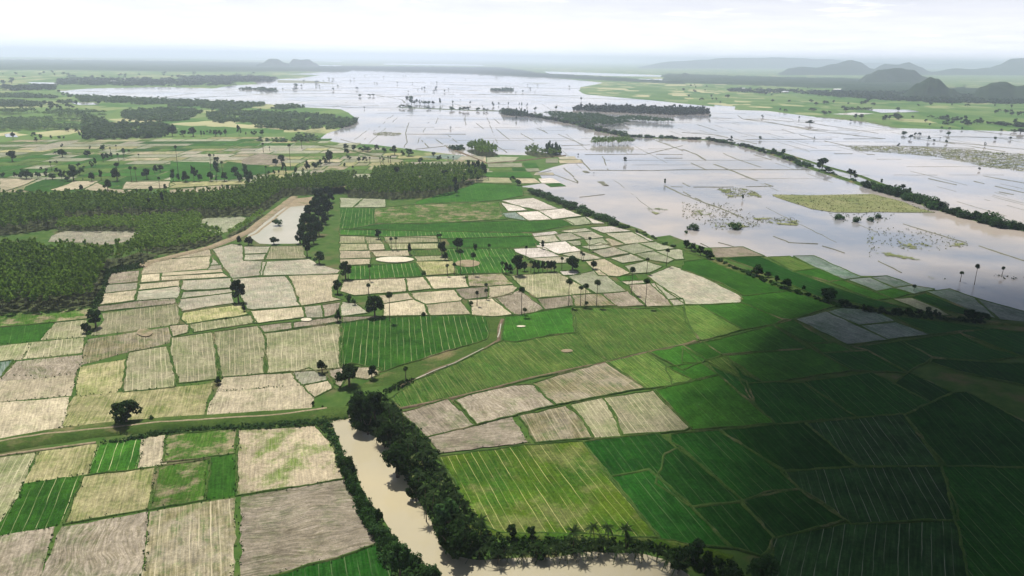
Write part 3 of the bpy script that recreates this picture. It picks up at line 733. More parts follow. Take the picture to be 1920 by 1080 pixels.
# ------------------------------------------------------------------ river, pond, banks, dyke, tracks, canal
river = pts('H', '-70,205 0,180 55,170 60,250 140,275 210,310 300,400 350,520 430,640 500,760 540,880 600,960 760,990 1200,975 1400,950 1700,955 1860,1000 1960,1080 2100,1300 560,1300 545,1060 450,1010 360,930 280,850 240,770 170,680 110,590 75,460 10,400 -20,300')
struct(sheet('river_water', wobble(river, 2.5, 0.7, seed=5), 0.10, M_river))
pond = pts('D', '1620,50 1760,25 1730,100 1700,150 1690,220 1680,290 1530,295 1470,290 1390,250 1440,190 1530,120')
struct(sheet('pond_water', wobble(pond, 5, 1.6, seed=6), 0.10, M_pond))
struct(sheet('mud_flat', wobble(pts('D', '1640,40 1756,28 1738,75 1700,78 1630,85 1600,90'), 5, 1, seed=7), 0.115, M_dirt))
def ribbon(name, P, hw, h, mat, z0=0.0, flat=0.6, step=None):
    """embankment: a raised strip with a flat top"""
    D = sum(p.length for p in P) / len(P); lp = wobble(P, step or max(3, D * .008), 0.5, seed=len(P), closed=False)
    V, F = [], []; n = len(lp)
    for i, p in enumerate(lp):
        a = lp[max(0, i - 1)]; b = lp[min(n - 1, i + 1)]; t = Vector((b.x - a.x, b.y - a.y, 0)).normalized(); e = Vector((-t.y, t.x, 0))
        q = noise.noise(Vector((p.x * .1, p.y * .1, 3))) * .25; q3 = noise.noise(Vector((p.x * .15, p.y * .15, 8))) * .2
        for s, zz in ((-1 + q, -.1), (-flat, h), (0, h * (1 + q3 * .3)), (flat, h), (1 + q3, -.1)):
            V.append((p.x + e.x * s * hw, p.y + e.y * s * hw, z0 + zz))
    for i in range(n - 1):
        for j in range(4): F.append((i * 5 + j, i * 5 + j + 1, i * 5 + 6 + j, i * 5 + 5 + j))
    o = link(name, mesh_np(name, V, F), [mat]); return struct(o)
dyke = pts('G', '-60,365 250,305 560,262 900,232 1300,208 1700,182 1960,165')
ribbon('grass_dyke', dyke, 5.2, 1.2, M_grass, flat=0.7)
ribbon('dirt_track', pts('G', '-60,352 250,298 650,258 900,232 1330,203 1500,195 1700,172 1840,150'), 0.6, 0.06, M_dirt, z0=1.22)
ribbon('dirt_track', pts('G', '-60,412 230,373 540,330'), 0.55, 0.1, M_dirt, z0=0.25)
ribbon('dirt_road', pts('D', '1655,28 1580,85 1480,160 1400,225 1280,275 1180,315 1000,360 830,400 790,425'), 3.6, 0.8, M_dirt, flat=.7)
ribbon('dirt_track', pts('D', '1660,60 1580,120 1520,170 1440,235 1380,260'), 1.4, 0.15, M_dirt)
ribbon('canal_bank', pts('E', '905,715 885,780 885,835 800,885 640,963 500,1015 420,1055 330,1095'), 0.95, 0.35, M_brown)
struct(sheet('canal_water', wobble(pts('E', '895,745 901,745 891,800 882,823 877,820 887,790'), 1, .1, seed=3), 0.42, M_pond))
struct(sheet('canal_water', wobble(pts('E', '420,1053 520,1009 640,963 800,881 803,883 640,966 520,1012 424,1056'), 2, .1, seed=3), 0.42, M_pond))
for s, t in [('340,140 600,86 800,42 960,-2 1060,-30 1490,-122 1710,-174 1920,-218 1990,-240', 'H')]:
    ribbon('field_ditch', pts(t, s), 0.8, 0.5, M_brown)
struct(sheet('verge', wobble(pts('E', '832,700 905,712 888,780 880,828 800,872 640,945 500,1000 420,1040 330,1080 60,1110 200,1040 300,990 590,900 818,835 828,760'), 2, .3, seed=3), 0.04, M_grass))
ribbon('grass_dyke', pts('H', '560,780 800,835 900,850 1200,860 1640,875 1950,915 2200,985'), 1.8, 0.5, FM['L'], flat=.5)
for t, c, r in [('D', (815, 800), 40)]:
    pass
def disc(tile, cx, cy, rx, ry, mat, name='threshing_floor', z=.5):
    P = [at(tile, cx + rx * math.cos(a), cy + ry * math.sin(a)) for a in np.linspace(0, 2 * math.pi, 14)[:-1]]
    return struct(sheet(name, wobble(P, 2, .4, seed=cx), z, mat))
disc('D', 815, 795, 45, 22, M_dirt); disc('E', 710, 405, 72, 20, M_dirt); disc('E', 302, 383, 108, 16, M_sand); disc('D', 1722, 722, 30, 9, M_sand)
disc('E', 1270, 898, 32, 9, M_dirt); disc('E', 1010, 760, 26, 5, M_sand)
# embankments through the flood
ribbon('embankment', pts('B', '905,440 1050,470 1180,492 1320,520 1480,565 1620,590 1920,603 2070,608 2270,645 2480,705 2640,765 2720,792 2950,866 3100,913 3220,948 3360,998 3520,1043 3680,1088 3860,1118'), 4.6, 1.2, M_grass)
ribbon('embankment', pts('C', '370,640 570,685 760,745 1000,812 1180,880 1330,930'), 3.0, 1.0, M_grass)
ribbon('embankment', pts('B', '1060,880 1200,960 1350,1020 1540,1090 1700,1130'), 4.0, 0.8, M_grass)
ribbon('embankment', pts('E', '1580,185 1700,240 1800,290 1920,325 2110,400 2280,470'), 2.0, 0.5, M_grass)
ribbon('embankment', pts('F', '190,385 360,455 560,540 760,600 860,640 980,650 1200,690 1420,715 1700,735 1920,745 2200,775'), 3.2, 0.7, M_grass)
ribbon('embankment', pts('B', '330,425 480,430 700,440 900,445'), 5, 1.0, M_grass)
ribbon('embankment', pts('B', '600,650 700,690 820,740 1010,725 1180,705 1260,695'), 2.0, 0.8, M_brown)
ribbon('embankment', pts('A', '1800,640 1960,665 2100,700 2280,720 2450,725'), 3, .8, M_grass)

# ------------------------------------------------------------------ hills
def hill_mat(name, A, B):
    mt, n, p = newmat(name); geo = N(n, 'ShaderNodeNewGeometry')
    L(n, mixc(n, rng_node(n, noise_node(n, geo.outputs['Position'], .012, 6, .7), .35, .65), A, B), p.inputs['Base Color']); return mt
M_hill = hill_mat('hill_scrub', (0.014, 0.028, 0.014), (0.03, 0.045, 0.022))
M_scar = hill_mat('quarry_soil', (0.40, 0.25, 0.17), (0.30, 0.20, 0.13))
def ridge(prof, ybase, depth, seed):
    """a hill range through skyline points (photo x, y) with its foot at photo row ybase"""
    xs = [p[0] for p in prof]; n = 90; V, F = [], []; m = 22
    for i in range(n + 1):
        x = xs[0] + (xs[-1] - xs[0]) * i / n
        for k in range(len(prof) - 1):
            if prof[k][0] <= x <= prof[k + 1][0]: break
        a, b = prof[k], prof[k + 1]; u = (x - a[0]) / (b[0] - a[0]); u = u * u * (3 - 2 * u); y = a[1] + (b[1] - a[1]) * u
        g = ground(x, ybase); hz = 93.6 + .014 * x + 2     # horizon row
        far = Vector((g.x, g.y, 0)).normalized() * depth * .5; c = g + far
        D = Vector((c.x, c.y, 0)).length
        top = (CAM_H + D * (hz - y) / FPX) * 1.06
        for j in range(m + 1):
            t = j / m * 2 - 1; s = max(0, 1 - abs(t) ** 1.25); s = s * s * (3 - 2 * s) * .45 + s * .55
            q = c + far * t * (1.0)
            z = top * s
            nz = noise.fractal(Vector((q.x / (depth * .16), q.y / (depth * .16), seed)), 1.0, 2.0, 5) * top * .16 * min(1, (1 - abs(t)) * 3)
            V.append((q.x, q.y, max(-2, z - 1.5 + nz * (0.35 + 0.65 * min(1, abs(t) * 3)))))
    for i in range(n):
        for j in range(m): a = i * (m + 1) + j; F.append((a, a + 1, a + m + 2, a + m + 1))
    return struct(link('hills', mesh_np('hills', V, F, smooth=True), [M_hill]))
ridge([(1560, 166), (1600, 150), (1625, 136), (1645, 130), (1680, 127), (1705, 129), (1730, 139), (1760, 150), (1800, 168)], 159, 800, 1)
ridge([(1670, 178), (1690, 166), (1715, 150), (1737, 141), (1750, 144), (1780, 157), (1800, 165), (1812, 180)], 187, 330, 2)
ridge([(1800, 178), (1815, 170), (1835, 154), (1855, 148), (1880, 148), (1900, 153), (1915, 151), (1945, 142), (1990, 135), (2060, 160), (2120, 182)], 189, 400, 3)
ridge([(1780, 165), (1795, 155), (1810, 152), (1822, 156), (1835, 166)], 163, 400, 8)
ridge([(1440, 148), (1480, 126), (1500, 124), (1530, 126), (1560, 120), (1590, 115), (1605, 117), (1635, 128), (1655, 120), (1680, 122), (1700, 118), (1720, 124), (1745, 132), (1790, 127), (1820, 128), (1850, 126), (1870, 122), (1890, 114), (1930, 113), (1990, 118), (2100, 112), (2250, 150)], 141, 2000, 4)
ridge([(1180, 126), (1260, 115), (1320, 113), (1350, 110), (1450, 110), (1550, 113), (1620, 118), (1750, 120), (1900, 118), (2300, 112), (2500, 126)], 128.5, 4000, 5)
ridge([(470, 124), (490, 117), (508, 110), (520, 110), (535, 116), (541, 117), (552, 110), (565, 112), (580, 111), (590, 116), (602, 122), (612, 126)], 127, 900, 6)
ridge([(1255, 144), (1275, 137), (1283, 134), (1298, 138), (1320, 140), (1340, 139), (1370, 142), (1440, 146), (1500, 150)], 147, 700, 7)
struct(sheet('quarry', wobble(pts('X', '1785,173 1800,171 1822,172 1815,177 1795,177'), 30, 6, seed=2), 0.6, M_scar))

# tufts of grass and weed along the nearer bunds
r_ = np.random.default_rng(77); tc_ = []
for lp in FIELDS_W:
    for p in lp:
        if p.length < 420 and r_.uniform() < .55: tc_.append((p.x + r_.normal() * .35, p.y + r_.normal() * .35, .35))
TUFT_CENTRES = np.array(tc_)
# ------------------------------------------------------------------ plants: shapes
def leafcloud(cen, rad, n, leaf, r=None, flat=1.0, inner=0.55):
    """n leaf quads on and inside each of several blobs"""
    r = r or rng; Vs = []
    for c, ra in zip(cen, rad):
        d = r.normal(size=(n, 3)); d /= np.linalg.norm(d, axis=1)[:, None]
        rr = r.uniform(inner, 1.05, size=(n, 1)); p = np.asarray(c) + d * rr * np.asarray(ra)
        nn = d + r.normal(scale=.55, size=(n, 3)); nn[:, 2] += .25; nn /= np.linalg.norm(nn, axis=1)[:, None]
        t = np.cross(nn, r.normal(size=(n, 3))); t /= np.linalg.norm(t, axis=1)[:, None] + 1e-9; b = np.cross(nn, t)
        s = leaf * r.uniform(.6, 1.3, size=(n, 1)); b = b * s * flat; t = t * s
        Vs.append(np.stack([p - t - b, p + t - b * .6, p + t * .8 + b, p - t * .7 + b * 1.1], axis=1).reshape(-1, 3))
    V = np.concatenate(Vs); return V, np.arange(len(V)).reshape(-1, 4)
def tube(P, R, k=7):
    V, F = [], []
    for i, (p, ra) in enumerate(zip(P, R)):
        a = Vector(P[max(0, i - 1)]); b = Vector(P[min(len(P) - 1, i + 1)]); t = (b - a).normalized()
        e = t.cross(Vector((0.3, 1, 0.1))).normalized(); f = t.cross(e)
        for j in range(k):
            an = 2 * math.pi * j / k; q = Vector(p) + e * math.cos(an) * ra + f * math.sin(an) * ra; V.append(tuple(q))
    for i in range(len(P) - 1):
        for j in range(k): F.append((i * k + j, i * k + (j + 1) % k, (i + 1) * k + (j + 1) % k, (i + 1) * k + j))
    return np.array(V), np.array(F)
def join(parts):
    Vs, Fs, Ms, o = [], [], [], 0
    for V, F, m_ in parts:
        Vs.append(V); Fs.append(np.asarray(F) + o); Ms.append(np.full(len(F), m_)); o += len(V)
    return np.concatenate(Vs), np.concatenate(Fs), np.concatenate(Ms)
def limbs(h, w, r):
    """trunk that forks into limbs; unit tree of height 1 scaled later"""
    parts = [tube([(0, 0, -.02), (.01, 0, h * .18), (.0, .01, h * .38)], [.045 * w + .012, .033 * w + .01, .028 * w + .008])]
    for i in range(5):
        a = i * 1.257 + r.uniform(-.4, .4); q = r.uniform(.22, .36) * w
        parts.append(tube([(0, 0, h * .3), (math.cos(a) * q * .5, math.sin(a) * q * .5, h * .5), (math.cos(a) * q, math.sin(a) * q, h * .74)], [.022, .016, .008], 5))
    return join([(v, f, 0) for v, f in parts])
def broad_tree(seed, w=1.0, nb=15, n=60, leaf=.042, low=.28):
    """spreading crown of clumps on a forked trunk, height 1, width w"""
    r = np.random.default_rng(seed); cen, rad = [], []
    for i in range(nb):
        a = r.uniform(0, 2 * math.pi); u = math.sqrt(r.uniform(0, 1)); z = r.uniform(0, 1)
        wz = math.sqrt(max(.12, 1 - (z * 1.35 - .42) ** 2))
        q = u * w * .37 * wz; cen.append((math.cos(a) * q, math.sin(a) * q, low + .14 + z * (.86 - low - .10)))
        s = r.uniform(.11, .19); rad.append((s * max(w, .8) * 1.05, s * max(w, .8) * 1.05, s * .8))
    V, F = leafcloud(cen, rad, n, leaf, r); return V, F
def mk(name, VFM, mats):
    V, F, M_ = VFM; me = mesh_np(name, V, F, M_)
    for mt in mats: me.materials.append(mt)
    return me
BT = []      # broad trees as (crown mesh, trunk mesh)
for i, (w_, nb, low) in enumerate([(1.0, 17, .26), (1.15, 20, .22), (.85, 14, .25), (1.35, 24, .30), (.95, 16, .12), (.7, 12, .2)]):
    V, F = broad_tree(100 + i, w_, nb, 95, .036, low); tv, tf, tm = limbs(1, w_, np.random.default_rng(i))
    BT.append((mk('crown', (V, F, np.zeros(len(F))), [M_leafd]), mk('trunk', (tv, tf, tm), [M_bark]), w_))
BTG = []
for cme, tme, w_ in BT:
    c2 = cme.copy(); c2.materials.clear(); c2.materials.append(M_leafg); BTG.append((c2, tme, w_))
SM = []      # small distant trees: one mesh, trunk and crown
for i in range(7):
    r = np.random.default_rng(300 + i); w_ = (1.1, .9, 1.3, .75, 1.0, 1.5, .6)[i]
    V, F = broad_tree(300 + i, w_, 11, 26, .065, (.2, .3, .2, .12, .3, .1, .25)[i]); tv, tf = tube([(0, 0, -.02), (0, 0, .5)], [.035, .02], 5)
    SM.append((mk('field_tree', join([(V, F, 0), (tv, tf, 1)]), [M_leafd if i % 3 else M_leafm, M_bark]), w_))
BUSH = []
for i in range(5):
    r = np.random.default_rng(400 + i); cen, rad = [], []
    for k in range(9):
        a = r.uniform(0, 6.28); u = math.sqrt(r.uniform()) * .36; cen.append((math.cos(a) * u, math.sin(a) * u, r.uniform(.18, .62))); s = r.uniform(.16, .3); rad.append((s, s, s * 1.1))
    V, F = leafcloud(cen, rad, 60, .05, r); BUSH.append(mk('bush', (V, F, np.zeros(len(F))), [(M_leafd, M_leafm, M_leafm, M_leafg, M_leafd)[i]]))
def fan_crown(r, n=26, R=1.0):
    """ball of fan leaves on stalks, radius 1, with spiky edges"""
    V, F = [], []
    for i in range(n):
        th = r.uniform(0, 6.28); ph = math.asin(r.uniform(-.75, 1)); d = Vector((math.cos(th) * math.cos(ph), math.sin(th) * math.cos(ph), math.sin(ph)))
        s = d.cross(Vector((r.normal(), r.normal(), r.normal()))).normalized(); nrm = d.cross(s)
        c = d * .42; k = 7; fan = .52
        for j in range(k):
            a0 = -1.25 + 2.5 * j / k; a1 = a0 + 2.5 / k * .8; am = (a0 + a1) / 2
            def q(a, l): return c + (d * math.cos(a) + s * math.sin(a)) * l + nrm * (-.12 * abs(a)) * l
            b = len(V); V += [tuple(c), tuple(q(a0, fan * .8)), tuple(q(am, fan * 1.35)), tuple(q(a1, fan * .8))]; F.append((b, b + 1, b + 2, b + 3))
        b = len(V); e = s * .02; V += [tuple(-e), tuple(e), tuple(c + e), tuple(c - e)]; F.append((b, b + 1, b + 2, b + 3))
    return np.array(V) * R, np.array(F)
PALM_C = []
for i in range(3):
    V, F = fan_crown(np.random.default_rng(500 + i)); v2, f2 = leafcloud([(0, 0, 0)], [(.5, .5, .5)], 50, .2); F = np.concatenate([F, f2 + len(V)]); V = np.concatenate([V, v2]); PALM_C.append(mk('crown', (V, F, np.zeros(len(F))), [M_palm]))
PALM_T = []
for i in range(3):
    b = (.012, -.02, .03)[i]; V, F = tube([(0, 0, -.02), (b * .3, 0, .3), (b, 0, .65), (b * .8, 0, 1)], [.024, .017, .015, .013], 7); PALM_T.append((mk('trunk', (V, F, np.zeros(len(F))), [M_bark]), b * .8))
COCO_C = []
for i in range(4):
    r = np.random.default_rng(600 + i); V, F = [], []
    for k in range(15):
        th = k * 2.4 + r.uniform(-.2, .2); el = r.uniform(-.15, 1.15); Ln = r.uniform(.85, 1.1); d = Vector((math.cos(th), math.sin(th), 0)); s = Vector((-d.y, d.x, 0)); prev = None
        n_s = 9
        for j in range(n_s + 1):
            t = j / n_s; x = Ln * (t * math.cos(el) + .15 * t * t); z = Ln * (t * math.sin(el) - .75 * t * t * (1.1 - el * .4)); p = d * x + Vector((0, 0, z)); wd = .13 * math.sin(min(1, t * 1.25 + .12) * math.pi * .93) + .01
            L_ = p + s * wd + Vector((0, 0, -wd * .55)) + d * wd * .4; R_ = p - s * wd + Vector((0, 0, -wd * .55)) + d * wd * .4
            if prev:
                pp, pl, pr = prev
                for A_, B_ in ((pl, L_), (pr, R_)):
                    for u0, u1 in ((0, .42), (.5, .92)):   # leaflets with gaps
                        b = len(V); V += [tuple(pp.lerp(p, u0)), tuple(pp.lerp(p, u1)), tuple(A_.lerp(B_, u1)), tuple(A_.lerp(B_, u0 + .1))]; F.append((b, b + 1, b + 2, b + 3))
            prev = (p, L_, R_)
    COCO_C.append(mk('crown', (np.array(V), np.array(F), np.zeros(len(F))), [M_coco]))
COCO_T = []
for i in range(3):
    b = (.10, -.13, .05)[i]; V, F = tube([(0, 0, -.02), (b * .2, b * .1, .3), (b * .6, b * .2, .65), (b, b * .3, 1)], [.028, .02, .018, .016], 7); COCO_T.append((mk('trunk', (V, F, np.zeros(len(F))), [M_bark]), b))
PL = []
for i in range(5):
    r = np.random.default_rng(700 + i); cen, rad = [], []
    for k in range(8):
        z = .62 + .35 * k / 7; q = .15 * math.sqrt(max(.04, 1 - ((z - .68) / .31) ** 2)); a = r.uniform(0, 6.28); cen.append((math.cos(a) * q * .7, math.sin(a) * q * .7, z)); rad.append((q * .8 + .02, q * .8 + .02, .055))
    V, F = leafcloud(cen, rad, 16, .035, r, inner=.3); tv, tf = tube([(0, 0, -.01), (0, 0, .7)], [.009, .005], 4); PL.append((mk('plantation_tree', join([(V, F, 0), (tv, tf, 1)]), [M_leafp, M_bark])))

def depth_of(g): return (g - Vector((0, 0, CAM_H))).dot(_f)
def px2m(g): return depth_of(g) / (FPX * math.cos(PITCH))
BASE_Z = 0.02
def put(mesh, name, parent=None):
    o = bpy.data.objects.new(name, mesh); C.objects.link(o)
    if parent: o.parent = parent
    return o
def empty(name, loc, rz=0, sc=(1, 1, 1)):
    o = bpy.data.objects.new(name, None); C.objects.link(o); o.location = loc; o.rotation_euler = (0, 0, rz); o.scale = sc; o.empty_display_size = .5; return o
def zfac(tile): return 1 / 6 if tile in 'QRZ' else (1 if tile == 'X' else 1 / 3)
tree_i = 0
def big_tree(tile, x, yb, top, w_, label, group=None, lib=None, kind=None, name='field_tree', cat='tree', minh=None):
    """forked trunk and leafy crown; base at (x, yb), crown top at row `top`, crown w_ wide, all in zoomed photo units"""
    global tree_i; tree_i += 1; lib = lib or BT; z = zfac(tile); g = at(tile, x, yb); s = px2m(g)
    h = (yb - top) * z * s * 1.04; wm = w_ * z * depth_of(g) / FPX
    if minh: h = max(h, minh)
    k = kind if kind is not None else tree_i % len(lib); cm, tm, ww = lib[k]
    o = empty(name, (g.x, g.y, BASE_Z), tree_i * 1.7, (wm / ww, wm / ww, h))
    put(cm, 'crown', o); put(tm, 'trunk', o); return tag(o, label, cat, group)
def small_tree(tile, x, yb, top, w_, label, group, name='field_tree', cat='tree', lib=None):
    global tree_i; tree_i += 1; z = zfac(tile); g = at(tile, x, yb); h = (yb - top) * z * px2m(g) * 1.04; wm = w_ * 1.2 * z * depth_of(g) / FPX; h *= 1.1
    me, ww = SM[tree_i % 7]; o = put(me, name); o.location = (g.x, g.y, BASE_Z); o.rotation_euler = (0, 0, tree_i * 2.1); o.scale = (wm / ww, wm / ww, h); return tag(o, label, cat, group)
def bush(tile, x, yb, top, w_, label, group=None, k=None, z0=0.1):
    global tree_i; tree_i += 1; z = zfac(tile); g = at(tile, x, yb); h = (yb - top) * z * px2m(g); wm = w_ * z * depth_of(g) / FPX
    o = put(BUSH[tree_i % 5 if k is None else k], 'bush'); o.location = (g.x, g.y, z0); o.rotation_euler = (0, 0, tree_i * 1.3); o.scale = (wm * 1.05, wm * 1.05, max(h, .5) * 1.1); return tag(o, label, 'bush', group)
def palmyra(tile, x, yb, top, label, group=None, cr=None):
    global tree_i; tree_i += 1; z = zfac(tile); g = at(tile, x, yb); h = (yb - top) * z * px2m(g) * 1.03; D = depth_of(g)
    r = cr if cr else min(1.9, max(1.2, h * .13)); th = max(h - r * 1.25, .6); r = max(r, D * .0011)
    o = empty('palmyra_palm', (g.x, g.y, BASE_Z), tree_i * .9); tm, b = PALM_T[tree_i % 3]
    t = put(tm, 'trunk', o); fat = max(.8, D * .00055 / (.015 * 12) * .5); t.scale = (12 * fat if th > 6 else th * 2.2, 12 * fat if th > 6 else th * 2.2, th)
    c = put(PALM_C[tree_i % 3], 'crown', o); c.location = (b * t.scale[0], 0, th + r * .25); c.scale = (r, r, r * .95); c.rotation_euler = (0, 0, tree_i); return tag(o, label, 'palm tree', group)
def coconut(tile, cx, cy, hm, label, group, r=3.0):
    """crown seen at (cx, cy); trunk hm metres tall"""
    global tree_i; tree_i += 1; f = full(tile, cx, cy); g = ground(f[0], f[1], hm); rr = r * random.uniform(.85, 1.12)
    tm, b = COCO_T[tree_i % 3]; a = tree_i * 1.9; o = empty('coconut_palm', (g.x - b * hm * math.cos(a), g.y - b * hm * math.sin(a), BASE_Z), a)
    t = put(tm, 'trunk', o); t.scale = (hm, hm, hm); c = put(COCO_C[tree_i % 4], 'crown', o); c.location = (b * hm, b * .3 * hm, hm - .05); c.scale = (rr, rr, rr); c.rotation_euler = (0, 0, tree_i * 2.2)
    return tag(o, label, 'palm tree', group)

# ------------------------------------------------------------------ the single trees one can point at
big_tree('G', 715, 228, 92, 172, 'big round dark tree standing alone on the grass dyke, its shadow on the track', kind=1)
bush('G', 857, 210, 170, 34, 'small round bush just beside the big dark tree on the dyke')
big_tree('Z', 385, 232, 88, 140, 'rounded dark tree on the pale stubble corner, left of the widest one', kind=0)
big_tree('Z', 690, 385, 150, 300, 'widest spreading dark tree beside the head of the canal, casting a broad shadow', kind=3)
big_tree('Z', 945, 300, 143, 122, 'slim upright tree at the tip of the bright green striped field', kind=5)
palmyra('Z', 1325, 312, 158, 'short lone palm on the canal bank near the round trees', cr=1.1)
bush('Z', 285, 600, 545, 34, 'small dark bush at the corner of the grass triangle by the dyke', k=0)
bush('Z', 390, 625, 600, 24, 'tiny bush on the grass triangle beside the dyke track', k=0)
big_tree('D', 1343, 622, 498, 100, 'tall dark tree at the field corner between two large striped stubble fields', kind=0)
bush('D', 1372, 672, 622, 22, 'thin dark shrub just below the tall tree among stubble fields')
big_tree('D', 540, 762, 662, 104, 'large dark tree beside the front corner of the plantation', kind=2)
big_tree('D', 485, 792, 732, 58, 'small dark tree leaning against the large one by the plantation corner', kind=4)
big_tree('D', 1225, 1082, 1038, 50, 'small dark tree where four stubble fields meet above the dyke', kind=4)
bush('D', 1270, 716, 703, 14, 'single dot of a bush on a bund between stubble fields')
big_tree('D', 1350, 295, 246, 36, 'narrow dark tree, left of the two at the pond corner', kind=5)
big_tree('D', 1397, 299, 250, 52, 'rounder dark tree, right of the two at the pond corner', kind=4)
big_tree('D', 1541, 294, 253, 62, 'flat topped little tree at the near edge of the pale pond', kind=3)
bush('D', 1560, 190, 152, 52, 'green bush standing in the middle of the pale pond', k=3)
big_tree('E', 188, 702, 583, 108, 'large dark tree on the corner just above the bright striped field', kind=1)
big_tree('E', 25, 492, 394, 84, 'big round tree at the edge of the strips, beside the green striped plot', kind=0)
big_tree('E', -20, 572, 500, 66, 'dark round tree just below the biggest roadside one, at the pale field edge', kind=2)
bush('E', 42, 618, 568, 36, 'upright bush between pale fields near the large dark tree'); bush('E', 70, 637, 598, 26, 'low bush just right of the upright one near the large dark tree')
big_tree('D', 1900, 732, 658, 48, 'small leafy tree beside the stubble field left of the bright green striped one', kind=4)
big_tree('E', 208, 266, 214, 46, 'small tree at the far bund of the stubble strips', kind=2)
big_tree('E', 387, 352, 288, 30, 'slim dark tree by the pale sandy strip', kind=5)
big_tree('E', 567, 362, 283, 62, 'tall dark tree at the end of the stubble strips, behind a smaller one', kind=2)
big_tree('E', 584, 386, 338, 40, 'smaller dark tree just in front of the tall one at the stubble strips', kind=4)
big_tree('E', 652, 332, 260, 68, 'spreading tree alone at the edge of the plain bright green strip', kind=3)
bush('E', 752, 325, 284, 22, 'narrow tuft of a tree in the green strip, beside the spreading one')
bush('E', 465, 468, 440, 26, 'small round bush by the yellowish stubble plot')
big_tree('E', 926, 462, 394, 32, 'narrow tree at the left end of the dark tree cluster', kind=5)
big_tree('E', 952, 452, 404, 38, 'low tree second in the dark cluster among pale fields', kind=4)
big_tree('E', 990, 468, 358, 88, 'tallest dark tree of the cluster in the middle of the pale fields', kind=2)
big_tree('E', 1030, 445, 394, 44, 'rounded tree right of the tallest in the cluster', kind=0)
for x in (1085, 1110, 1133, 1158, 1180, 1198): big_tree('E', x, 450, 386, 34, 'thin stemmed tree in the short see-through row between two dark clumps', 'row of thin trees among pale fields', kind=5)
big_tree('E', 1300, 443, 360, 98, 'broad dark dome of a tree at the right end of the row among pale fields', kind=1)
big_tree('E', 1416, 434, 387, 50, 'airy small tree right of the broad dark dome', kind=3)
big_tree('E', 1133, 322, 274, 28, 'small lone tree on a bund of the white plots', kind=2)
POND = 'dense dark tree in the belt between the pale pond and the green paddies'
for x, yb, h, w_ in [(1800, 55, 70, 66), (1855, 60, 70, 60), (1820, 100, 80, 76), (1775, 120, 85, 80), (1845, 130, 80, 66), (1735, 160, 80, 78), (1795, 165, 85, 84), (1830, 180, 70, 56), (1715, 205, 85, 84), (1770, 215, 85, 86), (1700, 255, 80, 76), (1745, 265, 85, 82), (1795, 245, 80, 70), (1690, 292, 70, 62), (1740, 302, 75, 72), (1765, 290, 70, 60), (1780, 30, 50, 60), (1845, 22, 50, 50)]:
    big_tree('D', x, yb, yb - h, w_, POND, 'belt of dark trees along the pond')
big_tree('D', 1728, 362, 262, 56, 'upright dark tree at the near end of the pond belt', kind=2)
big_tree('D', 1796, 405, 336, 78, 'greyish round tree standing apart below the pond belt', kind=0, lib=BTG)
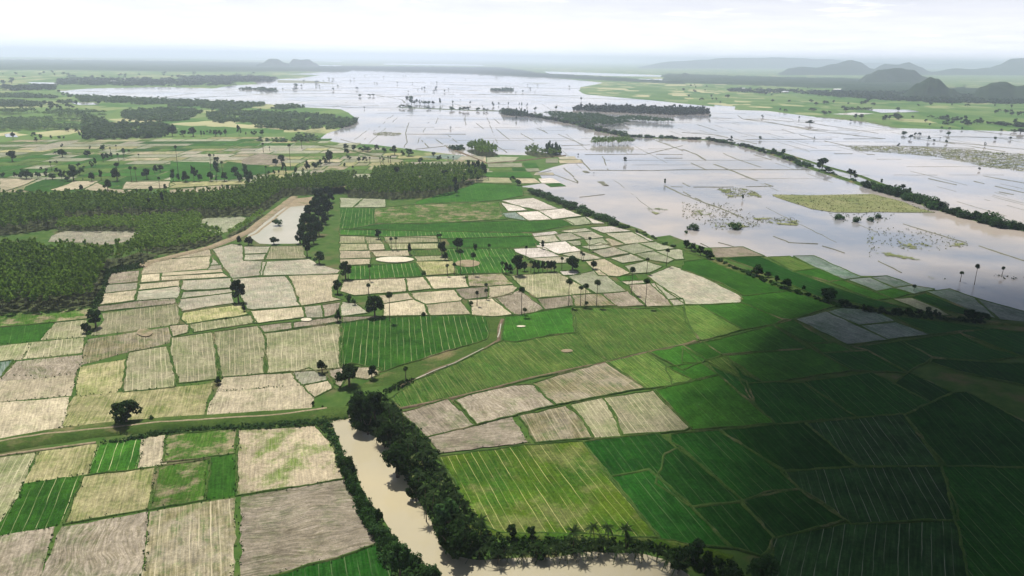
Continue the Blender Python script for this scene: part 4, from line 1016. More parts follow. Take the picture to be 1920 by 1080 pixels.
# palmyra palms in the fields
PM = [('E', 282, 328, 258, 'left palm of the close pair on the far stubble strips'), ('E', 309, 328, 254, 'right palm of the close pair on the far stubble strips'),
 ('E', 160, 500, 410, 'lone palm rising from the bund of the green striped plot'), ('E', 155, 582, 514, 'stout palm in the pale field above the large dark tree'),
 ('E', 273, 728, 562, 'tall slender palm at the top edge of the bright striped field'), ('E', 672, 467, 325, 'tallest thin palm left of the round pale patch'),
 ('E', 741, 467, 345, 'thin palm directly on the round pale patch'), ('E', 597, 474, 406, 'short dark palm by the yellowish plot, left one'), ('E', 634, 464, 400, 'short palm by the yellowish plot, right one'),
 ('E', 545, 285, 237, 'left of twin palms behind the stubble strips'), ('E', 558, 288, 236, 'right of twin palms behind the stubble strips'), ('E', 832, 362, 294, 'dark tufted palm alone in the green striped field'),
 ('E', 1037, 372, 304, 'palm on the first white plot beside the green'), ('E', 1066, 455, 386, 'bare thin palm at the start of the see-through row'), ('E', 1394, 332, 255, 'lone palm in the middle of the small white plots'),
 ('E', 1350, 384, 334, 'palm just behind the broad dark dome, nearer one'), ('E', 1362, 382, 344, 'palm just behind the broad dark dome, farther one'), ('E', 1240, 438, 367, 'palm at the left side of the broad dark dome'),
 ('E', 1827, 418, 320, 'slender palm at the last pale plots near the flood'), ('E', 1717, 462, 371, 'slender palm where bunds meet near the tongue shaped field'), ('E', 1632, 572, 424, 'tall thin palm beside the little bright green plot'),
 ('E', 1279, 645, 490, 'leftmost tall palm of the row on the edge of the big green field'), ('E', 1345, 643, 527, 'left palm of the close pair on the edge of the big green field'), ('E', 1370, 643, 517, 'right palm of the close pair on the edge of the big green field'),
 ('E', 1435, 643, 494, 'tall palm just right of the close pair by the big green field'), ('E', 1709, 648, 487, 'tallest dark palm standing apart at the end of the row by the big green field'),
 ('E', 1014, 693, 535, 'tall palm at the corner above the canal bend'), ('E', 763, 642, 557, 'left palm on the pale field left of the canal bend'), ('E', 815, 604, 545, 'middle palm on the pale field left of the canal bend'), ('E', 814, 548, 512, 'small palm farthest back in the group left of the canal bend'),
 ('F', 1640, 522, 407, 'lone dark palm standing in the shallow flood'), ('F', 1560, 505, 446, 'faint thin palm left of the lone dark palm in the flood'), ('F', 1300, 560, 520, 'tiny thin palm on the drowned green plots'), ('F', 1795, 468, 420, 'thin bare palm right of the lone dark palm in the flood'),
 ('E', 1030, 693, 650, 'squat young palm beside the tall one above the canal bend'), ('E', 1378, 645, 614, 'squat young palm at the foot of the close pair'), ('E', 730, 642, 613, 'squat young palm on the bund left of the canal bend'), ('E', 905, 455, 390, 'thin palm left of the dark tree cluster'), ('E', 462, 697, 680, 'tiny young palm on the upper edge of the bright striped field'),
 ('R', 85, 505, 218, 'very tall thin palm alone on the green plain beyond the plantation'), ('R', 1350, 462, 200, 'very tall thin palm near the wet bright paddies'), ('R', 1045, 275, 175, 'palm at the left end of the bright wet paddies'), ('R', 1115, 262, 210, 'short palm in the bright wet paddies'), ('R', 1477, 235, 142, 'palm at the far side of the bright wet paddies'),
 ('Q', 1480, 602, 442, 'left of two thin tall palms on the pale plots'), ('Q', 1538, 602, 446, 'right of two thin tall palms on the pale plots'), ('Q', 1245, 292, 222, 'small far palm beside a clump of trees'), ('Q', 1340, 402, 290, 'thin palm on the bund above a round tree'), ('Q', 1308, 250, 195, 'twin headed looking far palm on the plain'), ('Q', 1395, 345, 268, 'thin palm beside the far pale plots'), ('Q', 1562, 335, 292, 'short palm on the bund of the far pale plots'), ('Q', 585, 480, 378, 'palm standing behind the dark hedge trees'), ('Q', 1800, 685, 555, 'dark shaggy palm at the bund before the plantation'),
 ('R', 1077, 530, 432, 'palm at the left end of a far bund row')]
for p_ in PM: palmyra(*p_)
for x, b, t in [(452, 470, 300), (490, 380, 300), (515, 480, 338), (548, 490, 334), (585, 505, 380), (500, 430, 345), (530, 460, 360)]: palmyra('R', x, b, t, 'palm in the tight tall clump on the green plain', 'tight clump of palms on the green plain')
for x, b, t in [(230, 740, 700), (265, 735, 698), (278, 738, 700), (240, 760, 712), (160, 740, 705), (630, 735, 700), (600, 735, 702), (220, 745, 708)]: palmyra('B', x, b, t, 'distant palm in the loose row behind the far plantation block', 'distant palms behind the far plantation block')
# trees scattered on the left plain
LT = [('Q', 140, 378, 265, 125, 'big rounded tree alone on the far left of the plain'), ('Q', 705, 328, 243, 100, 'round tree with a low bush at its side on the plain'), ('Q', 990, 322, 252, 80, 'dark square headed tree by a bund on the plain'),
 ('Q', 1320, 595, 452, 128, 'big round tree at the edge of the pale plots near the plantation'), ('Q', 1215, 705, 585, 105, 'tall rounded tree with its shadow on pale plots before the plantation'), ('Q', 1035, 602, 503, 66, 'narrow dark tree left of the big round one on the pale plots'),
 ('Q', 1140, 585, 480, 52, 'pointed dark tree between a narrow and a big round one'), ('Q', 1655, 575, 462, 112, 'wide tree at the left of a leaning pair by bright green field'), ('Q', 1745, 505, 418, 60, 'upright tree behind the wide one by bright green field'), ('Q', 1805, 495, 418, 80, 'round tree at the right of the leaning pair by bright green field'),
 ('Q', 920, 718, 640, 50, 'small round tree on the plantation back edge'), ('Q', 750, 732, 680, 46, 'little tree on the plantation back edge, left of a taller one'), ('Q', 1700, 735, 660, 66, 'round bushy tree just behind the plantation'), ('Q', 1308, 450, 392, 76, 'flat round tree behind the big round one on the pale plots'),
 ('R', 175, 607, 484, 110, 'widest tree of the row below the green plain'), ('R', 605, 602, 498, 86, 'wide tree right of the palm clump'), ('R', 455, 605, 498, 82, 'wide tree left foot of the palm clump'), ('R', 720, 528, 438, 100, 'broad tree by a bund right of the palm clump'),
 ('R', 1250, 405, 308, 104, 'wide leafy tree near the wet bright paddies'), ('R', 1185, 425, 348, 76, 'darker tree left of the wide leafy one near the wet paddies'), ('R', 1790, 385, 255, 92, 'tallest tree of the slanting row at the right of the plain'), ('R', 255, 96, -5, 110, 'large pale blue tree above the far bund row')]
for a in LT: big_tree(*a)
ROW = [('Q', [(0, 562, 520, 50), (45, 562, 510, 40), (170, 565, 508, 60), (250, 572, 475, 72), (300, 577, 488, 92), (360, 572, 500, 72), (430, 572, 505, 62), (520, 574, 500, 46), (590, 577, 520, 92), (700, 592, 490, 62), (760, 597, 498, 92), (830, 592, 450, 112), (900, 532, 455, 82)], 'dark tree in the long broken hedge across the left plain', 'broken hedge across the left plain'),
 ('Q', [(150, 127, 58, 46), (385, 107, 58, 56), (455, 127, 78, 46), (408, 165, 113, 42), (925, 117, 38, 60), (575, 125, 90, 26), (665, 122, 94, 46), (720, 122, 98, 30), (865, 60, 20, 40), (770, 40, 0, 60), (960, 95, 62, 40)], 'hazy tree on the farthest bund of the left plain', 'hazy trees on the farthest bund of the left plain'),
 ('Q', [(1015, 237, 204, 26), (1160, 258, 204, 56), (1400, 295, 233, 52), (1450, 278, 248, 26), (1165, 378, 300, 50), (1205, 355, 295, 50), (1260, 345, 288, 56), (1035, 445, 380, 50), (1075, 425, 353, 36), (880, 442, 394, 42), (945, 458, 430, 30), (465, 478, 445, 36), (520, 492, 458, 36), (640, 518, 458, 56), (630, 398, 370, 36), (1860, 705, 643, 36), (1540, 735, 688, 36), (935, 592, 570, 16), (630, 300, 268, 60), (235, 740, 700, 90), (340, 742, 716, 60), (700, 215, 180, 36)], 'small tree scattered on a bund of the left plain', 'small trees scattered over the left plain'),
 ('R', [(30, 602, 490, 50), (95, 602, 520, 50), (265, 602, 453, 62), (330, 607, 533, 66), (515, 535, 398, 62), (520, 605, 558, 36), (770, 605, 500, 92), (840, 545, 430, 72), (885, 655, 500, 86), (860, 600, 500, 60), (300, 530, 480, 40)], 'dark tree in the broken row below the green plain', 'broken row of trees below the green plain'),
 ('R', [(640, 705, 648, 48), (785, 690, 643, 34), (580, 745, 650, 50), (262, 785, 710, 46), (1165, 525, 478, 32), (1220, 518, 476, 26), (1275, 525, 408, 52), (1415, 515, 448, 42), (1540, 505, 393, 62), (1490, 500, 455, 30), (1105, 528, 490, 30), (1845, 515, 484, 26), (1690, 520, 498, 40), (1620, 525, 500, 20)], 'small dark tree just beyond the plantation', 'small trees just beyond the plantation'),
 ('R', [(1615, 465, 398, 62), (1690, 435, 368, 72), (1735, 410, 330, 60), (1770, 395, 300, 60), (1650, 450, 385, 40)], 'tree in the slanting row at the right of the plain', 'slanting row at the right of the plain'),
 ('R', [(20, 95, -10, 90), (145, 97, 38, 92), (345, 95, 40, 26), (375, 95, 45, 26), (435, 62, 25, 60), (505, 92, 33, 60), (560, 92, 33, 52), (620, 90, 25, 46), (770, 85, -5, 46), (850, 85, 50, 18), (915, 82, 40, 30), (950, 82, 33, 50), (1030, 82, 33, 46), (760, 30, -30, 30)], 'hazy tree in the long far row beside the wet land', 'long far row beside the wet land'),
 ('B', [(30, 694, 660, 32), (200, 674, 640, 28), (240, 680, 655, 30), (300, 692, 648, 52), (345, 695, 670, 30), (380, 698, 664, 52), (440, 738, 710, 36), (550, 733, 700, 30), (520, 700, 680, 30), (70, 668, 640, 30), (20, 665, 635, 40), (120, 672, 645, 50), (150, 675, 650, 40), (45, 720, 698, 24), (100, 735, 708, 24), (130, 735, 706, 30), (20, 760, 740, 16), (65, 770, 755, 16), (75, 810, 780, 26), (40, 810, 785, 20)], 'small tree beside the road at the edge of the flood', 'small trees by the road at the edge of the flood'),
 ('B', [(715, 800, 728, 30), (745, 800, 738, 34), (770, 805, 735, 36), (795, 812, 745, 34), (810, 820, 760, 30), (760, 835, 780, 40), (725, 845, 785, 40), (690, 855, 800, 30), (650, 920, 865, 30), (640, 900, 830, 34)], 'dark tree on the right end of the far plantation block', 'dark trees on the right end of the far plantation block'),
 ('C', [(785, 762, 718, 66), (805, 797, 765, 62), (770, 770, 735, 40), (565, 692, 664, 28), (515, 682, 657, 30), (945, 812, 778, 50), (970, 828, 803, 32), (1118, 852, 830, 16), (1240, 888, 862, 45), (1205, 880, 862, 36), (1275, 900, 880, 20), (145, 615, 590, 22), (273, 608, 587, 16), (265, 622, 604, 40), (150, 612, 596, 26)], 'tree on the long embankment across the flood', 'trees on the long embankment across the flood'),
 ('C', [(715, 522, 500, 46), (447, 482, 467, 15), (435, 607, 590, 17), (1240, 580, 561, 40), (1282, 602, 581, 26), (1330, 585, 569, 22), (1308, 583, 569, 16), (1380, 614, 589, 22), (1213, 644, 627, 20), (1495, 582, 566, 26), (1485, 627, 609, 18), (1667, 780, 764, 14), (1413, 619, 606, 18), (1757, 607, 592, 18), (1845, 607, 592, 22), (1700, 642, 622, 12), (655, 488, 476, 8), (152, 485, 465, 14), (740, 603, 590, 8), (1448, 602, 594, 8), (335, 945, 917, 14)], 'round tree standing alone in the flood water', 'single trees standing in the flood water'),
 ('C', [(1790, 562, 547, 20), (1860, 564, 548, 32), (1900, 570, 547, 42), (1570, 550, 536, 14), (1500, 550, 538, 18), (1455, 547, 534, 15), (1390, 527, 515, 13), (1840, 530, 516, 30), (1910, 535, 518, 30), (1685, 515, 500, 20), (1295, 485, 472, 18), (945, 505, 495, 12)], 'dark tree on the shore beyond the flood', 'dark trees on the shore beyond the flood'),
 ('B', [(1595, 737, 708, 26), (1820, 858, 830, 14), (985, 497, 477, 12), (615, 547, 532, 9), (1208, 435, 419, 14), (1090, 442, 424, 18), (1348, 387, 369, 13), (965, 842, 815, 30), (990, 864, 834, 40), (1332, 695, 685, 10), (852, 418, 395, 16), (555, 408, 380, 12), (625, 402, 388, 14), (725, 408, 392, 10), (885, 412, 398, 8), (940, 412, 398, 8), (1000, 415, 400, 8), (1045, 420, 402, 8), (1015, 418, 400, 8), (130, 432, 420, 7), (1420, 800, 790, 5)], 'small dark tree dotted in the open water', 'small trees dotted in the open water'),
 ('B', [(370, 392, 366, 24), (395, 408, 368, 30), (425, 402, 382, 20), (445, 405, 385, 20), (470, 408, 392, 26), (490, 408, 390, 26), (515, 410, 392, 26), (345, 428, 412, 40), (380, 430, 415, 36), (410, 410, 390, 20), (490, 435, 423, 30), (620, 440, 424, 30), (665, 442, 425, 26), (690, 444, 424, 26), (710, 444, 424, 26), (770, 443, 428, 26), (800, 445, 430, 26), (820, 446, 432, 20), (105, 365, 353, 22), (160, 362, 350, 20), (180, 362, 350, 18)], 'hazy tree on the thin drowned bank far out in the flood', 'hazy trees on the thin drowned bank far out in the flood')]
for t, lst, lab, grp in ROW:
    for x, b, tp, w_ in lst: small_tree(t, x, b, tp, w_, lab, grp)
big_tree('B', 320, 825, 757, 66, 'dark round tree poking out of the far plantation block, left one', kind=4); big_tree('B', 577, 840, 776, 58, 'dark round tree poking out of the far plantation block, right one', kind=4)
big_tree('D', 843, 120, 78, 36, 'dark bushy tree poking out of the near plantation', kind=4, minh=13); big_tree('D', 922, 110, 38, 24, 'tall dark tree poking high out of the near plantation', kind=5, minh=17)
# hedges
def hedge(tile, s, lab, grp, n, h, w_, jit=.5, k=None, name='bush'):
    P = pts(tile, s); seg = [(P[i + 1] - P[i]).length for i in range(len(P) - 1)]; T = sum(seg)
    for i in range(n):
        d = T * (i + random.uniform(.1, .9)) / n; j = 0
        while j < len(seg) - 1 and d > seg[j]: d -= seg[j]; j += 1
        p = P[j].lerp(P[j + 1], d / seg[j]); kk = random.uniform(.65, 1.3)
        o = put(BUSH[random.choice(k or (0, 1, 2, 4))], name); o.location = (p.x + random.uniform(-1, 1) * jit * w_, p.y + random.uniform(-1, 1) * jit * w_, .2)
        o.rotation_euler = (0, 0, random.uniform(0, 6)); ww = w_ * kk * random.uniform(.8, 1.2); o.scale = (ww, ww, h * kk * random.uniform(.85, 1.2)); tag(o, lab, 'bush' if name == 'bush' else 'tree', grp)
hedge('B', '1080,905 1150,935 1230,965 1310,995 1380,1030 1480,1060 1540,1085', 'rounded bush in the dense hedge between white plots and the flood', 'dense hedge between white plots and the flood', 34, 5.0, 8.5, .35, (1, 2, 3))
hedge('B', '1540,1090 1620,1110', 'bush in the sparse tail of the hedge by the flood', 'sparse tail of the hedge by the flood', 6, 3, 5)
hedge('E', '1640,215 1760,265 1830,300 1920,320', 'low bush on the thin bank below the dense hedge', 'low bushes on the thin bank', 8, 2, 3.5)
hedge('B', '905,450 1050,472 1180,495', 'tree in the far dense part of the long embankment', 'far dense part of the long embankment', 22, 9, 16, .3)
hedge('B', '1180,492 1320,520 1480,565 1620,590', 'bush in the curved part of the long embankment', 'curved part of the long embankment', 40, 8, 14, .25)
hedge('B', '1620,590 1920,603 2070,608 2270,645 2480,705 2640,765', 'bush on the middle stretch of the long embankment', 'middle stretch of the long embankment', 60, 5.5, 10, .3)
hedge('C', '1030,868 1180,915 1300,950 1440,1000 1600,1045 1760,1090 1940,1120', 'dense dark tree in the thick hedge across the flood', 'thick hedge across the flood', 85, 7.5, 9.5, .4, (0, 4, 1))
hedge('C', '640,750 800,790 1020,860', 'bush on the sparse middle of the flood embankment', 'sparse middle of the flood embankment', 14, 3, 5)
hedge('F', '200,392 360,460 560,545 760,605 860,645', 'low bush between the larger ones on the bank above the green paddies', 'low bushes on the bank above the green paddies', 46, 2.0, 3.2, .4, (0, 4, 1))
hedge('F', '960,655 1200,695 1450,720 1720,740', 'low bush on the dark end of the bank by the drowned plots', 'low bushes on the dark end of the bank', 40, 2.2, 3.4, .4, (0, 4))
for x, b, t, w_ in [(20, 312, 268, 46), (50, 332, 288, 60), (100, 358, 303, 48), (155, 378, 328, 60), (130, 365, 325, 40)]: big_tree('F', x, b, t, w_, 'dark tree in the short clump where hedge meets the tongue shaped field', 'short clump above the tongue shaped field', kind=4)
for x, b, t, w_, lab in [(415, 475, 410, 86, 'first large dark tree on the bank above the green paddies'), (480, 480, 448, 46, 'small tree just after the first large one on the bank'), (530, 505, 468, 36, 'small tree before the second large one on the bank'), (575, 535, 486, 72, 'second large dark tree on the bank above the green paddies'), (680, 553, 526, 26, 'tiny lone tree on the bank between large ones'), (815, 612, 543, 118, 'widest dark tree on the bank above the wet square plots'), (905, 645, 600, 86, 'dark twin tree right of the widest one on the bank')]:
    big_tree('F', x, b, t, w_, lab, kind=(4 if w_ < 100 else 1))
for x, b, t, w_ in [(1010, 672, 628, 30), (1050, 675, 640, 50), (1120, 675, 643, 56), (1200, 690, 648, 70), (1265, 693, 652, 70), (1330, 693, 658, 50), (1380, 702, 643, 46), (1412, 702, 658, 30), (1440, 702, 674, 28)]: big_tree('F', x, b, t, w_, 'dark tree in the middle row of the bank by the drowned plots', 'middle row of the bank by the drowned plots', kind=4)
big_tree('F', 1610, 720, 663, 92, 'left of two wide dark trees at the end of the bank', kind=1); big_tree('F', 1680, 728, 678, 84, 'right of two wide dark trees at the end of the bank', kind=1)
for x, b, t, w_, lab in [(60, 212, 178, 66, 'round green bush in the water nearest the hedge'), (300, 207, 170, 76, 'second round green bush in the water, beside marsh'), (880, 152, 120, 54, 'left round bush below the big marsh'), (975, 168, 136, 42, 'faint bush below the big marsh, second from the round one'), (1055, 163, 138, 38, 'faint bush below the big marsh, third from the round one'), (1100, 147, 124, 36, 'right dark bush below the big marsh'), (20, 232, 215, 20, 'tiny bush beside the round green one in the water')]: bush('F', x, b, t, w_, lab, k=1)

# ------------------------------------------------------------------ river side
CO = [(262, 118), (300, 165), (235, 200), (345, 185), (330, 245), (395, 235), (420, 285), (470, 325), (505, 372), (380, 330), (200, 260), (455, 380), (250, 290), (330, 310),
      (560, 490), (440, 500), (470, 575), (585, 570), (520, 610), (635, 620), (560, 660), (690, 680), (470, 660), (660, 740), (780, 760), (740, 850), (830, 915), (950, 925), (1020, 945), (880, 950), (1090, 915), (1150, 925), (1205, 900), (770, 930),
      (1310, 830), (1305, 880), (1420, 795), (1385, 885), (1440, 900), (1505, 800), (1475, 880), (1600, 815), (1620, 870), (1555, 920), (1700, 915), (1785, 930), (1840, 985), (1265, 930), (1660, 935), (1900, 1000), (1345, 940)]
for i, (x, y) in enumerate(CO):
    coconut('H', x, y, (random.uniform(4.5, 7.5) if y < 760 else random.uniform(5.5, 6.5) if y < 835 else random.uniform(2.8, 4.2)), 'coconut palm in the dense dark belt along the right river bank' if y < 760 else 'coconut palm in the line over the river bend', 'coconut palms along the right river bank' if y < 760 else 'coconut palms over the river bend', r=2.9)
for x, b, t, w_, k, lib, lab in [(110, 255, 60, 160, 0, BT, 'foremost dark round tree where the river begins'), (190, 225, 50, 140, 2, BT, 'tall dark tree behind the foremost one where the river begins'), (70, 200, 80, 90, 4, BT, 'small dark tree at the very head of the river'), (150, 285, 150, 120, 4, BT, 'low dark tree at the water under the tall pair'),
     (270, 350, 220, 150, 1, BT, 'dark tree between the river head and the big overhanging tree'), (318, 525, 330, 205, 1, BT, 'biggest dark tree overhanging the river half way along'), (610, 850, 640, 200, 0, BTG, 'bright green feathery tree before the river bend'), (630, 975, 780, 235, 1, BT, 'huge dark tree at the inside of the river bend'), (720, 960, 800, 150, 4, BT, 'dark tree squeezed behind the huge one at the river bend'),
     (560, 760, 600, 110, 4, BT, 'dark leafy tree above the bright feathery one'), (420, 660, 540, 110, 4, BT, 'dark leafy tree right at the water in the palm belt'), (960, 870, 785, 78, 2, BT, 'small tree at the field edge, left of two above the river bend'), (1066, 865, 800, 68, 2, BT, 'small tree at the field edge, right of two above the river bend'), (1110, 990, 900, 130, 4, BT, 'round dark tree filling the palm line above the bend'), (900, 985, 880, 120, 4, BT, 'low dark tree in the palm line left of the round one'),
     (1980, 1000, 860, 130, 0, BTG, 'grey green tree at the far end of the palm line'), (2040, 1060, 930, 110, 4, BT, 'dark tree right of the grey green one at the end of the palm line'), (2370, 1130, 950, 190, 1, BTG, 'round green tree alone near the bottom edge on dark paddies'), (1900, 1050, 930, 120, 4, BT, 'low tree under the last palms of the line'), (2200, 1150, 1010, 130, 4, BT, 'dark tree beside the round green one near the bottom edge')]:
    big_tree('H', x, b, t, w_, lab, kind=k, lib=lib, name='riverside_tree')
big_tree('H', 38, 500, 405, 88, 'dark leafy tree on the left river bank by the ploughed field', kind=4, lib=BT, name='riverside_tree'); big_tree('H', 215, 815, 700, 58, 'upright dark tree on the left bank, just over the water', kind=2, name='riverside_tree')
big_tree('H', 330, 1110, 870, 150, 'largest bushy tree on the left bank near the bottom edge', kind=0, lib=BTG, name='riverside_tree'); big_tree('H', 500, 1120, 1010, 120, 'green bushy tree at the bottom end of the left bank', kind=4, lib=BTG, name='riverside_tree')
LBK = 'leafy bush in the belt along the left river bank'
for i in range(44):
    u = i / 43; x = np.interp(u, [0, .2, .45, .65, .85, 1], [15, 60, 150, 215, 330, 520]) - 12 + random.uniform(-22, 22); y = np.interp(u, [0, .2, .45, .65, .85, 1], [440, 560, 720, 850, 980, 1110]) + random.uniform(-18, 18)
    bush('H', x, y, y - random.uniform(40, 75) * (1 + .5 * u), random.uniform(34, 58) * (1 + .75 * u), LBK, 'belt of bushes along the left river bank', k=random.choice((1, 2, 3)))
def scrub(name, tile, s, spacing, size, mat, label, cat='undergrowth', n=9, hs=.8, seed=0):
    """ground cover nobody could count: low mounds of leaves over a polygon"""
    P = pts(tile, s); xs = [p.x for p in P]; ys = [p.y for p in P]; A = (max(xs) - min(xs)) * (max(ys) - min(ys)); r = np.random.default_rng(seed + 40)
    k = int(A / spacing ** 2); X = r.uniform(min(xs), max(xs), k); Y = r.uniform(min(ys), max(ys), k); ok = inside(X, Y, P); X, Y = X[ok], Y[ok]
    sz = size * r.uniform(.5, 1.4, len(X)); cen = np.stack([X, Y, sz * .35], 1)
    V, F = leafcloud(cen, np.stack([sz, sz, sz * hs], 1), n, size * .30, r)
    return stuff(link(name, mesh_np(name, V, F), [mat]), label, cat)
scrub('undergrowth', 'H', '60,250 40,120 90,40 240,60 340,170 420,250 500,330 545,400 560,420 520,430 640,560 740,720 800,800 860,860 1100,880 1640,885 1920,930 2200,1010 2260,1120 1960,1060 1860,985 1700,940 1500,925 1200,955 760,968 600,945 545,880 505,760 435,640 355,520 300,400 210,310 140,272', 1.15, 1.1, M_leafd, 'dark tangled undergrowth beneath the palms on the right river bank', n=14)
scrub('undergrowth', 'H', '-30,300 -60,230 -110,240 -60,330 -10,480 60,640 120,780 190,900 230,1010 300,1130 380,1230 560,1230 540,1050 450,1010 360,935 280,855 238,775 168,685 108,595 72,465 8,405', 1.1, 1.0, M_leafg, 'leafy undergrowth along the left river bank', n=12, seed=1)
scrub('scrub', 'G', '570,335 700,310 900,270 1150,250 1400,232 1700,205 1860,180 1960,170 1960,195 1850,215 1780,235 1600,245 1400,255 1150,262 900,288 700,325', .85, 1.0, M_leafg, 'thick low scrub on the near side of the dyke', n=10, seed=2)
scrub('scrub', 'G', '180,285 300,262 420,240 400,255 300,275 220,295', 1.0, .7, M_leafd, 'patchy dark scrub on the field side of the dyke', n=10, seed=3)
scrub('scrub', 'G', '1780,238 1850,212 1890,290 1935,390 1925,430 1880,350', .9, .8, M_leafg, 'leafy scrub between patchy field and river head', n=10, seed=4)
scrub('scrub', 'Z', '1060,455 1200,370 1300,330 1420,300 1440,330 1330,390 1200,440 1080,480', .8, .8, M_leafd, 'dark scrub on the canal bank below the lone palm', n=10, seed=5)
scrub('scrub', 'D', '600,440 700,415 830,400 800,425 700,450 620,465 560,640 520,665 540,620 575,540', 1.2, 1.3, M_leafd, 'dark scrub along the edge of the plantation', n=10, seed=6)
scrub('reeds', 'F', '820,120 1200,120 1180,150 1100,175 960,180 850,160', 5, .9, M_leafm, 'sparse reeds standing in shallow water below the big marsh', 'reeds', n=6, seed=7)
scrub('reeds', 'F', '1040,200 1300,200 1640,290 1560,320 1300,340 1120,300 1040,380', 4.4, .8, M_marsh, 'scattered reeds in the flood beyond the green paddies', 'reeds', n=6, seed=8)
scrub('reeds', 'F', '0,60 250,60 460,160 420,200 200,215 0,150', 4.2, .9, M_marsh, 'thin reeds around the small marsh islands', 'reeds', n=6, seed=9)
scrub('reeds', 'F', '1380,470 1480,490 1580,520 1500,500', 4, .8, M_leafm, 'small tufts of reed near the lone palm in the flood', 'reeds', n=6, seed=10)
scrub('reeds', 'F', '1740,470 1920,465 1990,480 1920,492 1750,488', 4, 1.0, M_leafd, 'dark reed tufts in the shallow flood', 'reeds', n=7, seed=11)
for i, s in enumerate(marsh[:5]):
    t, c = s.split(':'); scrub('reeds', t, c, 3.2, .9, M_marsh, ('olive reeds of the largest marsh in the flood', 'olive reeds of the small marsh joining the largest one', 'brownish reeds of the long marsh beyond the embankment', 'thin reeds of the marsh strip far out in the flood', 'low reeds of the marsh near the green paddies')[i], 'reeds', n=5, hs=.7, seed=20 + i)

sz_ = .34 * rng.uniform(.5, 1.7, len(TUFT_CENTRES))
V, F = leafcloud(TUFT_CENTRES, np.stack([sz_, sz_, sz_ * .8], 1), 5, .16)
stuff(link('weeds', mesh_np('weeds', V, F), [M_leafm]), 'tufts of grass and weed along the earth bunds between fields', 'weeds')
# ------------------------------------------------------------------ plantations and woods
LIB_LO = []
for i in range(6):
    r = np.random.default_rng(800 + i); cen, rad = [], []
    for k in range(5):
        z = .62 + .34 * k / 4; q = .14 * math.sqrt(max(.05, 1 - ((z - .68) / .31) ** 2)); a = r.uniform(0, 6.28); cen.append((math.cos(a) * q * .6, math.sin(a) * q * .6, z)); rad.append((q + .01, q + .01, .065))
    V, F = leafcloud(cen, rad, 10, .046, r, inner=.3); tv = np.array([(-.008, 0, 0), (.008, 0, 0), (.006, 0, .6), (-.006, 0, .6)]); LIB_LO.append(join([(V, F, 0), (tv, np.array([(0, 1, 2, 3)]), 1)]))
LIB_WD = []
for i in range(6):
    V, F = broad_tree(900 + i, 1.1, 6, 9, .13, .02); LIB_WD.append((V, F, np.zeros(len(F))))
def positions(tile, s, spacing, rows_dir, jit=.18, seed=0):
    P = pts(tile, s); r = np.random.default_rng(seed); d = rows_dir.normalized(); e = Vector((-d.y, d.x, 0))
    us = [p.dot(d) for p in P]; vs = [p.dot(e) for p in P]
    U, W = np.meshgrid(np.arange(min(us), max(us), spacing * .85), np.arange(min(vs), max(vs), spacing * 1.15)); U, W = U.ravel(), W.ravel()
    U = U + r.normal(scale=spacing * jit, size=len(U)); W = W + r.normal(scale=spacing * jit, size=len(W))
    X = U * d.x + W * e.x; Y = U * d.y + W * e.y; ok = inside(X, Y, P) & (r.uniform(size=len(X)) > .05); return X[ok], Y[ok]
def merged(name, X, Y, H, Wd, lib, mats, label, cat, seed=0, squash=1):
    r = np.random.default_rng(seed); Vs, Fs, Ms, o = [], [], [], 0; pick = r.integers(0, len(lib), len(X)); an = r.uniform(0, 6.28, len(X))
    for k in range(len(lib)):
        idx = np.where(pick == k)[0]
        if not len(idx): continue
        V, F, M_ = lib[k]; ca, sa = np.cos(an[idx])[:, None], np.sin(an[idx])[:, None]
        vx = V[:, 0][None] * ca - V[:, 1][None] * sa; vy = V[:, 0][None] * sa + V[:, 1][None] * ca
        P = np.stack([vx * Wd[idx][:, None] + X[idx][:, None], vy * Wd[idx][:, None] + Y[idx][:, None], V[:, 2][None] * H[idx][:, None] + 0 * vx], 2).reshape(-1, 3)
        Ff = (F[None] + (np.arange(len(idx)) * len(V))[:, None, None]).reshape(-1, 4) + o; Vs.append(P); Fs.append(Ff); Ms.append(np.tile(M_, len(idx))); o += len(P)
    return stuff(link(name, mesh_np(name, np.concatenate(Vs), np.concatenate(Fs), np.concatenate(Ms)), mats), label, cat)
rowd = du
